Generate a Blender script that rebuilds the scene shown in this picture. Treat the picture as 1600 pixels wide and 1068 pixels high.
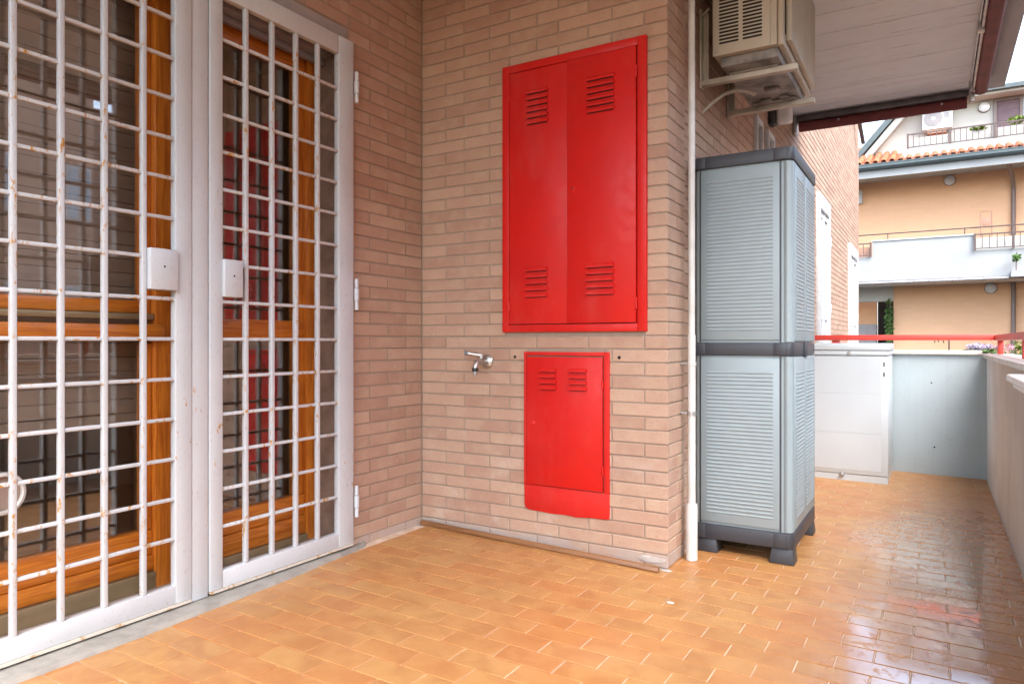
import bpy, bmesh, math, random
from mathutils import Vector, Matrix
random.seed(7)
for o in list(bpy.data.objects): bpy.data.objects.remove(o)
S = bpy.context.scene
COL = S.collection
R = math.radians

# ------------------------------------------------------------------ camera
cam_d = bpy.data.cameras.new('camera'); cam = bpy.data.objects.new('camera', cam_d); COL.objects.link(cam)
cam_d.sensor_width = 36; cam_d.lens = 36*1102/1600; cam_d.clip_start = .05; cam_d.clip_end = 1500
CAM = Vector((0, 0, 1.034))
cam.location = CAM; cam.rotation_euler = (R(90), 0, R(30.92))
S.camera = cam

# ------------------------------------------------------------------ sky, sun, exposure
SUN_EL, SUN_AZ = 50, 138          # azimuth clockwise from +Y
w = bpy.data.worlds.new('World'); S.world = w; w.use_nodes = True
nt = w.node_tree; nt.nodes.clear()
sky = nt.nodes.new('ShaderNodeTexSky'); sky.sky_type = 'NISHITA'; sky.sun_disc = False
sky.sun_elevation = R(SUN_EL); sky.sun_rotation = R(SUN_AZ); sky.dust_density = 1.5; sky.air_density = 1.0; sky.ozone_density = 1
hs = nt.nodes.new('ShaderNodeHueSaturation'); hs.inputs['Saturation'].default_value = .75
bg = nt.nodes.new('ShaderNodeBackground'); bg.inputs['Strength'].default_value = .15
wo = nt.nodes.new('ShaderNodeOutputWorld')
nt.links.new(sky.outputs[0], hs.inputs['Color']); nt.links.new(hs.outputs[0], bg.inputs['Color']); nt.links.new(bg.outputs[0], wo.inputs['Surface'])
sl = bpy.data.lights.new('sun', 'SUN'); sl.energy = .7; sl.angle = R(40); sl.color = (1, .98, .955)
so = bpy.data.objects.new('sun', sl); COL.objects.link(so)
sd = Vector((math.sin(R(SUN_AZ))*math.cos(R(SUN_EL)), math.cos(R(SUN_AZ))*math.cos(R(SUN_EL)), math.sin(R(SUN_EL))))
so.rotation_euler = sd.to_track_quat('Z', 'Y').to_euler(); so.location = (6, -4, 14)
S.view_settings.view_transform = 'Standard'; S.view_settings.look = 'None'
S.view_settings.exposure = 2.65; S.view_settings.gamma = 1; S.view_settings.use_curve_mapping = False
S.cycles.max_bounces = 7; S.cycles.diffuse_bounces = 4; S.cycles.glossy_bounces = 4; S.cycles.transparent_max_bounces = 16; S.cycles.caustics_reflective = False; S.cycles.caustics_refractive = False; S.cycles.sample_clamp_indirect = 4

# ------------------------------------------------------------------ helpers
class MB:
    def __init__(s): s.v = []; s.f = []
    def add(s, vs, fs):
        n = len(s.v); s.v += [tuple(p) for p in vs]; s.f += [[i+n for i in q] for q in fs]; return s
    def box(s, x0, x1, y0, y1, z0, z1):
        return s.add([(x0,y0,z0),(x1,y0,z0),(x1,y1,z0),(x0,y1,z0),(x0,y0,z1),(x1,y0,z1),(x1,y1,z1),(x0,y1,z1)],
                     [(3,2,1,0),(4,5,6,7),(0,1,5,4),(1,2,6,5),(2,3,7,6),(3,0,4,7)])
    def quad(s, a, b, c, d): return s.add([a,b,c,d], [(0,1,2,3)])
    def prism(s, poly, axis, a, b):
        """poly of 2D points extruded along axis 'x','y' or 'z' from a to b"""
        def P(u, v, t): return {'x':(t,u,v),'y':(u,t,v),'z':(u,v,t)}[axis]
        n = len(poly)
        vs = [P(u,v,a) for u,v in poly]+[P(u,v,b) for u,v in poly]
        return s.add(vs, [list(range(n))[::-1], list(range(n,2*n))]+[[i,(i+1)%n,n+(i+1)%n,n+i] for i in range(n)])
    def tube(s, pts, r, n=10, caps=True):
        pts = [Vector(p) for p in pts]; rs = r if isinstance(r,(list,tuple)) else [r]*len(pts)
        base = len(s.v); prev = None
        for i,p in enumerate(pts):
            d = (pts[min(i+1,len(pts)-1)]-pts[max(i-1,0)]).normalized()
            if prev is None:
                u = d.orthogonal().normalized()
            else:
                u = (prev-d*prev.dot(d)).normalized()
            prev = u; q = d.cross(u)
            for k in range(n):
                a = 2*math.pi*k/n; s.v.append(tuple(p+(u*math.cos(a)+q*math.sin(a))*rs[i]))
        for i in range(len(pts)-1):
            for k in range(n):
                s.f.append([base+i*n+k, base+i*n+(k+1)%n, base+(i+1)*n+(k+1)%n, base+(i+1)*n+k])
        if caps:
            s.f.append([base+k for k in range(n)][::-1]); s.f.append([base+(len(pts)-1)*n+k for k in range(n)])
        return s
    def lathe(s, c, d, prof, n=20):
        """prof: list of (radius, distance along d) from centre c"""
        c = Vector(c); d = Vector(d).normalized(); u = d.orthogonal().normalized(); q = d.cross(u); base = len(s.v)
        for r, t in prof:
            for k in range(n):
                a = 2*math.pi*k/n; s.v.append(tuple(c+d*t+(u*math.cos(a)+q*math.sin(a))*r))
        for i in range(len(prof)-1):
            for k in range(n):
                s.f.append([base+i*n+k, base+i*n+(k+1)%n, base+(i+1)*n+(k+1)%n, base+(i+1)*n+k])
        s.f.append([base+k for k in range(n)][::-1]); s.f.append([base+(len(prof)-1)*n+k for k in range(n)])
        return s
    def build(s, name, mat, parent=None, bevel=0, seg=2, smooth=False, fix=True):
        off = WL[parent] if parent is not None else Vector((0,0,0))
        me = bpy.data.meshes.new(name)
        me.from_pydata([(x-off.x, y-off.y, z-off.z) for x,y,z in s.v], [], s.f)
        if fix or bevel:
            bm = bmesh.new(); bm.from_mesh(me)
            if fix: bmesh.ops.recalc_face_normals(bm, faces=bm.faces)
            if bevel:
                es = [e for e in bm.edges if len(e.link_faces)==2 and e.calc_face_angle(0) > R(35)]
                bmesh.ops.bevel(bm, geom=es, offset=bevel, segments=seg, profile=.5, affect='EDGES', clamp_overlap=True)
            bm.to_mesh(me); bm.free()
        if smooth or bevel:
            for p in me.polygons: p.use_smooth = True
            me.set_sharp_from_angle(angle=R(40))
        me.materials.append(mat)
        o = bpy.data.objects.new(name, me); COL.objects.link(o)
        if parent is not None: o.parent = parent
        WL[o] = off.copy()
        return o
WL = {}
def tag(o, label=None, cat=None, group=None, kind=None):
    for k, v in (('label',label),('category',cat),('group',group),('kind',kind)):
        if v: o[k] = v
    return o
def empty(name, loc, label, cat, group=None):
    o = bpy.data.objects.new(name, None); COL.objects.link(o); o.location = loc; o.empty_display_size = .05
    WL[o] = Vector(loc); return tag(o, label, cat, group)
def bx(name, mat, parent, x0,x1,y0,y1,z0,z1, bevel=0, seg=2):
    return MB().box(x0,x1,y0,y1,z0,z1).build(name, mat, parent, bevel, seg)

# ------------------------------------------------------------------ materials
class N:
    def __init__(s, name):
        s.m = bpy.data.materials.new(name); s.m.use_nodes = True; s.t = s.m.node_tree; s.t.nodes.clear()
        s.out = s.n('OutputMaterial'); s.b = s.n('BsdfPrincipled'); s.t.links.new(s.b.outputs[0], s.out.inputs['Surface'])
    def n(s, typ, **kw):
        x = s.t.nodes.new('ShaderNode'+typ)
        for k,v in kw.items(): setattr(x, k, v)
        return x
    def set(s, sock, v):
        if hasattr(v,'node') or isinstance(v, bpy.types.NodeSocket): s.t.links.new(v, sock)
        else:
            if sock.type == 'RGBA' and len(v)==3: v = (*v,1)
            sock.default_value = v
    def pos(s): return s.n('NewGeometry').outputs['Position']
    def obj(s): return s.n('TexCoord').outputs['Object']
    def scale(s, vec, sc):
        m = s.n('Mapping'); s.set(m.inputs['Vector'], vec); m.inputs['Scale'].default_value = sc if isinstance(sc,tuple) else (sc,)*3; return m.outputs[0]
    def shift(s, vec, val, k=37.):
        m = s.n('VectorMath', operation='MULTIPLY_ADD')
        c = s.n('CombineXYZ'); s.set(c.inputs[0], val); s.set(c.inputs[1], val); s.set(c.inputs[2], val)
        s.set(m.inputs[0], c.outputs[0]); m.inputs[1].default_value = (k,k*1.7,k*.6); s.set(m.inputs[2], vec); return m.outputs[0]
    def noise(s, vec, scale, detail=4, rough=.55, dist=0):
        x = s.n('TexNoise'); s.set(x.inputs['Vector'], vec); x.inputs['Scale'].default_value = scale
        x.inputs['Detail'].default_value = detail; x.inputs['Roughness'].default_value = rough; x.inputs['Distortion'].default_value = dist
        return x.outputs['Fac']
    def ramp(s, fac, a, b, lo=0., hi=1.):
        x = s.n('MapRange'); x.interpolation_type = 'SMOOTHSTEP'; s.set(x.inputs['Value'], fac)
        for k,v in zip(('From Min','From Max','To Min','To Max'), (a,b,lo,hi)): x.inputs[k].default_value = v
        return x.outputs['Result']
    def math(s, op, a, b=0.):
        x = s.n('Math', operation=op); s.set(x.inputs[0], a); s.set(x.inputs[1], b); return x.outputs[0]
    def mix(s, fac, a, b, mode='MIX'):
        x = s.n('Mix', data_type='RGBA', blend_type=mode); s.set(x.inputs[0], fac); s.set(x.inputs[6], a); s.set(x.inputs[7], b); return x.outputs[2]
    def bump(s, h, strength=.3, dist=.002):
        x = s.n('Bump'); x.inputs['Strength'].default_value = strength; x.inputs['Distance'].default_value = dist; s.set(x.inputs['Height'], h)
        s.set(s.b.inputs['Normal'], x.outputs[0]); return x
    def sep(s, vec):
        x = s.n('SeparateXYZ'); s.set(x.inputs[0], vec); return x.outputs
    def fin(s, col=None, rough=None, **kw):
        if col is not None: s.set(s.b.inputs['Base Color'], col)
        if rough is not None: s.set(s.b.inputs['Roughness'], rough)
        for k,v in kw.items(): s.set(s.b.inputs[k.replace('_',' ')], v)
        return s.m
def rnd_src(k, stuff):
    if stuff: return k.n('Attribute', attribute_name='rnd').outputs['Fac']
    return k.n('ObjectInfo').outputs['Random']

def m_brick(name, stuff=False, a=(.40,.240,.168), b=(.485,.315,.222)):
    k = N(name); r = rnd_src(k, stuff); p = k.pos()
    c = k.mix(k.ramp(r,0,1), a, b)
    c = k.mix(k.math('MULTIPLY', k.ramp(k.noise(k.shift(p,r), 9, 5), .35, .75), .55), c, (.52,.385,.265))
    c = k.mix(k.math('MULTIPLY', k.ramp(k.noise(k.shift(k.scale(p,(1,1,3)),r), 60, 3), .5, .8), .35), c, (.27,.14,.09))
    # pale lime bloom and splashed mortar, mostly close to the floor
    z = k.sep(p)[2]
    st = k.math('MULTIPLY', k.ramp(k.noise(p, 3.2, 5, .65), .52, .72), k.ramp(z, .95, .05))
    c = k.mix(k.math('MULTIPLY', st, .55), c, (.58,.51,.44))
    sp = k.math('MULTIPLY', k.ramp(k.noise(p, 26, 3), .70, .78), k.ramp(z, 1.6, .2, .2, 1))
    c = k.mix(k.math('MULTIPLY', sp, .7), c, (.68,.62,.55))
    dk = k.ramp(k.noise(k.shift(p, k.math('MULTIPLY', r, 3.3)), .9, 1), .52, .70)
    c = k.mix(k.math('MULTIPLY', dk, .22), c, (.32,.175,.115))
    damp = k.math('MULTIPLY', k.ramp(z, .085, .045), k.ramp(k.noise(p, 5, 4), .30, .55))
    c = k.mix(k.math('MULTIPLY', damp, .6), c, (.40,.36,.33))
    pits = k.ramp(k.noise(p, 75, 2, .5), .70, .76)
    c = k.mix(k.math('MULTIPLY', pits, .5), c, (.20,.12,.08))
    k.bump(k.math('SUBTRACT', k.noise(k.scale(p,(1,1,2.2)), 140, 5, .65), pits), .45, .0025)
    return k.fin(c, .88)
def m_mortar(name):
    k = N(name); p = k.pos()
    c = k.mix(k.noise(p, 30, 4), (.29,.22,.165), (.38,.30,.23))
    k.bump(k.noise(p, 220, 3), .5, .003); return k.fin(c, .95)
def m_simple(name, a, b=None, scale=8, rough=.5, bump=0, bscale=80, metal=0, detail=4, lo=.35, hi=.7, **kw):
    k = N(name); p = k.pos(); b = b or tuple(x*.86 for x in a)
    c = k.mix(k.ramp(k.noise(p, scale, detail), lo, hi), a, b)
    if bump: k.bump(k.noise(p, bscale, 4), bump, .002)
    return k.fin(c, rough, Metallic=metal, **kw)
def m_paint_rust(name, col=(.565,.595,.61), amount=1., lo=.50):
    k = N(name); p = k.pos()
    c = k.mix(k.ramp(k.noise(p, 5, 4), .3, .8), col, tuple(x*.93 for x in col))
    big = k.ramp(k.noise(p, 2.3, 2), lo, lo+.14); fine = k.ramp(k.noise(k.scale(p,(1,1,.35)), 55, 4, .7), .60-.02*amount, .66)
    mk = k.math('MULTIPLY', big, fine)
    if amount > 0:
        fr = k.math('FRACT', k.math('DIVIDE', k.math('ADD', k.sep(p)[2], .149*10-.2255), .149))
        weld = k.ramp(k.math('ABSOLUTE', k.math('SUBTRACT', fr, .5)), .14, .03)
        wr = k.math('MULTIPLY', weld, k.ramp(k.noise(p, 38, 3, .6), .58, .66))
        mk = k.math('MAXIMUM', mk, k.math('MULTIPLY', wr, k.ramp(k.noise(p, 4.5, 2), .42, .55)))
    grime = k.math('MULTIPLY', k.ramp(k.noise(k.scale(p,(1,1,.5)), 120, 3), .62, .72), .35)
    c = k.mix(grime, c, (.33,.25,.16))
    c = k.mix(mk, c, k.mix(k.noise(p, 160, 2), (.60,.32,.035), (.34,.13,.02)))
    k.bump(k.math('ADD', k.noise(p, 90, 3), mk), .12, .002)
    return k.fin(c, k.ramp(mk, 0, 1, .38, .9))
def m_wood(name, a=(.62,.205,.022), b=(.40,.105,.011), axis=2, rough=.33):
    k = N(name); p = k.pos(); sc = [9.,9.,9.]; sc[axis] = .55
    g = k.noise(k.scale(p, tuple(sc)), 5, 5, .6, 1.6)
    f = k.noise(k.scale(p, tuple(x*7 for x in sc)), 6, 3)
    c = k.mix(k.ramp(g, .35, .68), a, b); c = k.mix(k.math('MULTIPLY', k.ramp(f,.45,.75), .35), c, b)
    k.bump(g, .08, .002); return k.fin(c, rough, Coat_Weight=.3, Coat_Roughness=.15)
def m_red(name, a=(.60,.013,.009), rough=.34):
    k = N(name); p = k.pos()
    c = k.mix(k.ramp(k.noise(p, 5, 5, .6), .35, .7), a, (.56,.014,.012))
    c = k.mix(k.math('MULTIPLY', k.ramp(k.noise(p, 55, 4, .7), .60, .72), .35), c, (.40,.015,.012))
    c = k.mix(k.math('MULTIPLY', k.ramp(k.noise(k.scale(p,(1,1,.2)), 30, 3), .70, .8), .3), c, (.70,.17,.14))
    dust = k.math('MULTIPLY', k.ramp(k.noise(k.scale(p,(1,1,.45)), 3.5, 5, .7), .48, .74), .22)
    c = k.mix(dust, c, (.62,.13,.11))
    chip = k.ramp(k.noise(p, 95, 2, .5), .735, .755)
    c = k.mix(k.math('MULTIPLY', chip, .8), c, (.20,.05,.04))
    k.bump(k.math('ADD', k.noise(p, 9, 2), k.math('MULTIPLY', k.noise(p, 160, 3), .25)), .07, .004)
    return k.fin(c, k.ramp(k.noise(p, 20, 3), .3, .7, rough-.05, rough+.15), Specular_IOR_Level=.28)
def m_tile(name, stuff=False):
    k = N(name); r = rnd_src(k, stuff); p = k.pos()
    x, y, z = k.sep(p)
    q = k.shift(p, r)
    c = k.mix(k.ramp(k.noise(q, 8, 3, .5, .6), .32, .70), (.475,.245,.084), (.385,.175,.058))
    c = k.mix(k.math('MULTIPLY', k.ramp(k.noise(q, 22, 3), .5, .8), .45), c, (.52,.29,.12))
    c = k.mix(k.math('MULTIPLY', k.ramp(r, .3, 1), .35), c, (.46,.150,.045))
    c = k.mix(k.math('MULTIPLY', k.ramp(k.noise(p, 1.7, 4), .5, .75), .30), c, (.58,.30,.15))
    # rain water lying on the open side of the terrace
    edge = k.math('ADD', x, k.math('MULTIPLY', k.math('SUBTRACT', k.noise(p, 1.6, 3), .5), .7))
    wet = k.math('MULTIPLY', k.ramp(edge, -.42, -.06), k.ramp(y, 6.2, 3.6))
    drops = k.ramp(k.math('SUBTRACT', k.noise(k.scale(p,(1,1,1)), 16, 5, .7), k.ramp(y, 2.9, 2.1, 0, .06)), .62, .50)
    film = k.math('MULTIPLY', wet, drops)
    c = k.mix(k.math('MULTIPLY', wet, .22), c, (.26,.11,.05))
    rough = k.math('SUBTRACT', k.ramp(k.noise(q, 12, 3), .3, .7, .36, .44), k.math('MULTIPLY', film, .24))
    rough = k.math('SUBTRACT', rough, k.math('MULTIPLY', wet, .08))
    b1 = k.math('ADD', k.math('MULTIPLY', k.noise(p, 60, 2), .05), k.math('MULTIPLY', k.noise(k.shift(p, r), 5, 2), .55))
    b1 = k.math('ADD', b1, k.math('MULTIPLY', film, .16))
    k.bump(b1, .16, .004)
    return k.fin(c, rough, Coat_Weight=film, Coat_Roughness=.075, Coat_IOR=1.6, Specular_IOR_Level=.6)
def m_glass(name, f0=.115, tint=(.95,.96,.95)):
    k = N(name); k.t.nodes.remove(k.b)
    lw = k.n('LayerWeight'); lw.inputs['Blend'].default_value = .5
    fr = k.math('ADD', k.math('MULTIPLY', k.math('POWER', lw.outputs['Facing'], 4.), 1-f0), f0)
    tr = k.n('BsdfTransparent'); tr.inputs[0].default_value = (*tint,1)
    gl = k.n('BsdfGlossy'); gl.inputs['Roughness'].default_value = .012; gl.inputs[0].default_value = (1,1,1,1)
    mx = k.n('MixShader'); k.set(mx.inputs[0], fr); k.set(mx.inputs[1], tr.outputs[0]); k.set(mx.inputs[2], gl.outputs[0])
    k.t.links.new(mx.outputs[0], k.out.inputs['Surface']); return k.m
def m_courses(name, a, b, joint, ch=.07, bl=.26, rough=.85, axis='x'):
    """far brickwork: too small to tell the bricks apart"""
    k = N(name); p = k.pos(); s_ = k.sep(p); c_ = k.n('CombineXYZ')
    k.set(c_.inputs[0], s_[0 if axis=='x' else 1]); k.set(c_.inputs[1], s_[2])
    t = k.n('TexBrick'); k.set(t.inputs['Vector'], c_.outputs[0]); t.inputs['Scale'].default_value = 1
    t.inputs['Brick Width'].default_value = bl; t.inputs['Row Height'].default_value = ch; t.inputs['Mortar Size'].default_value = .006
    for i,v in zip(('Color1','Color2','Mortar'), (a,b,joint)): t.inputs[i].default_value = (*v,1)
    c = k.mix(k.math('MULTIPLY', k.noise(p, 1.5, 4), .3), t.outputs['Color'], tuple(x*.8 for x in a))
    x = k.n('Bump'); x.inputs['Strength'].default_value = .15; x.inputs['Distance'].default_value = .004; x.invert = True
    k.set(x.inputs['Height'], t.outputs['Fac']); k.set(k.b.inputs['Normal'], x.outputs[0])
    return k.fin(c, rough)
def m_soffit(name):
    k = N(name); p = k.pos()
    c = k.mix(k.ramp(k.noise(p, 3, 4), .3, .7), (.79,.82,.83), (.73,.76,.77))
    ln = k.ramp(k.noise(k.scale(p,(1.6,42,1)), 1.0, 3, .6), .60, .68)
    dash = k.math('MULTIPLY', ln, k.ramp(k.noise(k.scale(p,(9,30,1)), 1.0, 2), .46, .56))
    c = k.mix(k.math('MULTIPLY', dash, .55), c, (.26,.22,.20))
    k.bump(k.math('SUBTRACT', k.math('MULTIPLY', k.noise(p, 60, 4), .5), dash), .4, .003)
    return k.fin(c, .85)
def m_parapet(name, a, b, st=.45):
    k = N(name); p = k.pos()
    c = k.mix(k.ramp(k.noise(p, 2.2, 5, .6), .3, .7), a, b)
    streak = k.ramp(k.noise(k.scale(p,(14,14,.35)), 3, 4, .65), .5, .75)
    c = k.mix(k.math('MULTIPLY', streak, st), c, tuple(x*.55 for x in b))
    c = k.mix(k.math('MULTIPLY', k.ramp(k.noise(p, 40, 3), .66, .72), .4), c, tuple(x*.5 for x in b))
    k.bump(k.noise(p, 70, 5, .6), .3, .003); return k.fin(c, .8)

M = dict(
  brick=m_brick('brick_clay'), brick_s=m_brick('brick_clay_field', True), mortar=m_mortar('mortar'),
  tile=m_tile('glazed_tile'), tile_s=m_tile('glazed_tile_field', True),
  grout=m_simple('grout', (.70,.55,.42), (.54,.39,.27), 14, .85),
  gate=m_paint_rust('gate_paint', amount=2.2, lo=.44), gate_c=m_paint_rust('gate_paint_clean', amount=-1.5),
  rust=m_simple('rusty_edge', (.60,.54,.45), (.42,.22,.06), 25, .8, lo=.55, hi=.68),
  red=m_red('red_paint'), red_rough=m_red('red_paint_brushed', (.60,.02,.014), .5),
  redshade=m_simple('louvre_shade', (.10,.008,.007), rough=.8), dark=m_simple('dark_interior', (.02,.018,.016), rough=.8),  # first one is the red paint darkened to stand for shade under the louvres
  wood_v=m_wood('varnished_wood_upright', axis=2), wood_h=m_wood('varnished_wood_level', axis=1),
  strip=m_wood('brown_strip_wood', (.27,.125,.05), (.16,.07,.024), axis=0, rough=.5),
  brass=m_simple('bronze_aluminium', (.40,.31,.18), (.34,.26,.15), 10, .38, metal=.6),
  glass=m_glass('window_glass'), stone=m_simple('threshold_stone', (.40,.31,.25), (.29,.22,.18), 6, .55),
  curb=m_simple('grey_cement', (.33,.305,.265), (.24,.22,.19), 14, .95, .9, 45, detail=7),
  lintel=m_simple('lintel_stone', (.40,.38,.37), rough=.6),
  room=m_simple('room_wall', (.34,.27,.22), rough=.9), shutter=m_simple('roller_shutter', (.34,.25,.195), (.29,.21,.165), 10, .55),
  box=m_simple('shutter_box_grey', (.30,.27,.26), rough=.6), curtain=m_simple('brown_curtain', (.27,.19,.145), (.19,.13,.095), 12, .9),
  pvc=m_simple('pipe_plastic', (.62,.60,.56), (.52,.50,.45), 7, .4), steel=m_simple('galvanised', (.45,.44,.42), rough=.4, metal=.7),
  chrome=m_simple('chrome', (.60,.585,.55), (.40,.385,.36), 60, .36, metal=.9), blue=m_simple('blue_cap', (.13,.17,.22), rough=.5), black=m_simple('black_rubber', (.035,.033,.035), rough=.5),
  grey=m_simple('grey_resin', (.262,.315,.325), (.245,.295,.305), 3, .42, .05, 200), dgrey=m_simple('charcoal_resin', (.043,.046,.053), (.036,.038,.044), 6, .45, .06, 200),
  acw=m_simple('aged_white_case', (.52,.475,.38), (.45,.40,.31), 4, .5), acd=m_simple('grimy_sheet', (.30,.28,.25), (.14,.13,.12), 9, .6, lo=.4, hi=.65),
  bracket=m_simple('bracket_paint', (.55,.50,.41), (.42,.37,.29), 8, .5), cable=m_simple('cable_sleeve', (.56,.50,.41), rough=.6),
  soffit=m_soffit('soffit_paint'), slab=m_simple('slab_concrete', (.46,.45,.44), (.40,.39,.38), 3, .85, .2, 50),
  maroon=m_simple('maroon_fabric', (.17,.035,.032), (.12,.025,.024), 7, .7, .3, 30), ametal=m_simple('awning_metal', (.16,.145,.14), (.11,.10,.095), 8, .4, metal=.4),
  amet2=m_simple('awning_arm_metal', (.42,.39,.38), (.25,.23,.22), 20, .35, metal=.6),
  pend=m_parapet('pale_wall_paint', (.38,.435,.445), (.345,.39,.395), .12), pside=m_parapet('stained_wall_paint', (.66,.66,.645), (.55,.54,.52)),
  coping=m_simple('coping_stone', (.62,.57,.50), (.48,.43,.37), 7, .35), locker=m_simple('white_enamel', (.51,.555,.57), (.485,.525,.54), 3, .35),
  rail=m_simple('rail_red', (.62,.055,.035), (.52,.045,.03), 6, .4), white=m_simple('white_paint', (.60,.605,.60), rough=.45),
  lamp=m_simple('opal_lamp', (.72,.71,.70), rough=.3), shelf=m_simple('cream_plastic', (.68,.65,.61), rough=.3),
  orange=m_courses('orange_facing', (.80,.47,.27), (.76,.44,.25), (.74,.44,.26)), cream=m_simple('cream_render', (.52,.50,.445), (.47,.45,.40), 2, .85),
  bwhite=m_simple('white_render', (.36,.36,.345), (.32,.32,.31), 1.5, .85), green=m_simple('green_gutter', (.075,.095,.095), (.06,.078,.078), 6, .4),
  coppo=m_simple('clay_roof_tile', (.44,.15,.065), (.31,.10,.045), 6, .8), iron=m_simple('dark_iron', (.10,.065,.055), rough=.6), brown=m_simple('brown_pipe', (.20,.145,.125), rough=.5),
  shut=m_simple('plum_shutter', (.16,.095,.105), rough=.6), leaf=m_simple('leaf_green', (.10,.20,.035), (.05,.115,.02), 30, .5), leafy=m_simple('leaf_yellow_green', (.20,.27,.035), (.12,.19,.03), 30, .5),
  flower=m_simple('flower_lilac', (.42,.36,.60), (.62,.58,.68), 25, .7), flower2=m_simple('flower_pink', (.55,.16,.24), (.60,.45,.48), 25, .7), terra=m_simple('terracotta_pot', (.45,.25,.17), rough=.8),
  opp=m_courses('opposite_brick', (.48,.29,.20), (.52,.33,.23), (.38,.26,.19), .07, .28, .85, 'y'), oppd=m_courses('opposite_dark_brick', (.30,.19,.135), (.34,.22,.155), (.24,.16,.12), .07, .28, .85, 'y'), glassw=m_simple('pale_window', (.42,.50,.55), (.30,.36,.40), 2, .15),
  ground=m_simple('asphalt', (.06,.06,.06), (.045,.045,.045), 1, .9), scrap=m_simple('scrap_white', (.75,.72,.68), rough=.7), hole=m_simple('drilled_hole', (.01,.008,.008), rough=1),
  scuff=m_simple('cement_splash', (.50,.45,.40), (.38,.32,.27), 25, .95, .6, 90),
)

# ------------------------------------------------------------------ key planes
XA, YB, XB, XC = -2.454, 3.118, -1.043, -1.068     # gate wall, pier face, pier flank, long side wall
XP, YE = .345, 6.53                                # parapet inner face, end wall inner face
CH, BL = .0625, .284                               # brick course and stretcher pitch
ZS = 3.02                                          # soffit
def fz(x): return -.0172*(x+1.04)                  # the terrace falls towards its open side

# ------------------------------------------------------------------ ground
g = MB().quad((-300,-300,-6.6),(300,-300,-6.6),(300,300,-6.6),(-300,300,-6.6)).build('ground', M['ground'], fix=False); tag(g, 'dark asphalt street level below the terrace', 'ground', kind='structure')

# ------------------------------------------------------------------ terrace floor with tiles
fl = MB().add([(-2.75,-3,fz(-2.75)-.0045),(.5,-3,fz(.5)-.0045),(.5,6.75,fz(.5)-.0045),(-2.75,6.75,fz(-2.75)-.0045),
               (-2.75,-3,-.25),(.5,-3,-.25),(.5,6.75,-.25),(-2.75,6.75,-.25)],
              [(0,1,2,3),(7,6,5,4),(0,4,5,1),(1,5,6,2),(2,6,7,3),(3,7,4,0)]).build('terrace_floor', M['grout'])
tag(fl, 'orange glazed tile terrace floor, wet along the open side', 'floor', kind='structure')
TPX, TPY = .2145, .1055
def chamfer_top(L, W, t=.008, c=.0018):
    a = [(0,0,-t),(L,0,-t),(L,W,-t),(0,W,-t)]; b = [(0,0,-c),(L,0,-c),(L,W,-c),(0,W,-c)]; d = [(c,c,0),(L-c,c,0),(L-c,W-c,0),(c,W-c,0)]
    f = [(0,1,5,4),(1,2,6,5),(2,3,7,6),(3,0,4,7),(4,5,9,8),(5,6,10,9),(6,7,11,10),(7,4,8,11),(8,9,10,11)]
    return a+b+d, f
tiles = []
J = .0048
for k in range(-42, 45):
    y0 = 1.849 + TPY*k; y1 = y0+TPY
    if y0 < -2.6 or y0 > YE: continue
    xs = -1.352 + (TPX/2 if k % 2 else 0)
    for i in range(-9, 12):
        x0 = xs + TPX*i; x1 = x0+TPX
        lo = -2.40 if y1 < YB else XB-.02
        if y0 < YB < y1 and x1 < XB: y1b = YB
        else: y1b = y1
        xa, xb = max(x0, lo), min(x1, XP-.002)
        if xb-xa < .02: continue
        yb = min(y1b, YE)
        if yb-y0 < .02: continue
        tiles.append((xa+J/2, xb-J/2, y0+J/2, yb-J/2))
fwd = Vector((-math.sin(R(30.92)), math.cos(R(30.92)))); rgt = Vector((fwd.y, -fwd.x))
def in_view(x, y, m=1.0):
    d = x*fwd.x+y*fwd.y
    if d < .3: return False
    return abs((x*rgt.x+y*rgt.y)/d) < .726*m
def t_key(t):
    x, y = (t[0]+t[1])/2, (t[2]+t[3])/2; d = x*fwd.x+y*fwd.y
    vis = in_view(x, y) and d > 2.15
    if XB < x < -.56 and 3.5 < y < 4.15: vis = False
    if x < -.29 and y > 5.85: vis = False
    return (0 if vis else 1, d)
tiles.sort(key=t_key)
tcache = {}
def slot(par, me, loc, rot=None, name='tile'):
    o = bpy.data.objects.new(name, me); COL.objects.link(o); o.parent = par; o.location = loc
    if rot: o.rotation_euler = rot
    return o
for (xa,xb,ya,yb) in tiles[:300]:
    key = (round(xb-xa,3), round(yb-ya,3))
    if key not in tcache:
        me = bpy.data.meshes.new('tile'); v,f = chamfer_top(*key); me.from_pydata(v, [], f); me.materials.append(M['tile']); tcache[key] = me
    slot(fl, tcache[key], (xa, ya, fz(xa)+random.uniform(-.0006,.0006)), (random.uniform(-.003,.003), .0172+random.uniform(-.002,.002), 0), 'tile')
def field(name, mat, par, items):
    """items: list of (verts, faces) in world space, one random value each"""
    vs, fs, rv = [], [], []
    for v,f in items:
        n = len(vs); vs += v; fs += [[i+n for i in q] for q in f]; r_ = random.random(); rv += [r_]*len(v)
    me = bpy.data.meshes.new(name); me.from_pydata(vs, [], fs); at = me.attributes.new('rnd', 'FLOAT', 'POINT'); at.data.foreach_set('value', rv)
    me.materials.append(mat); o = bpy.data.objects.new(name, me); COL.objects.link(o); o.parent = par; o['kind'] = 'stuff'; return o
its = []
for (xa,xb,ya,yb) in tiles[300:]:
    v,f = chamfer_top(xb-xa, yb-ya); dz = random.uniform(-.0005,.0005)
    its.append(([(xa+a, ya+b, fz(xa+a)+c+dz) for a,b,c in v], f))
field('tile_field', M['tile_s'], fl, its)

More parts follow.
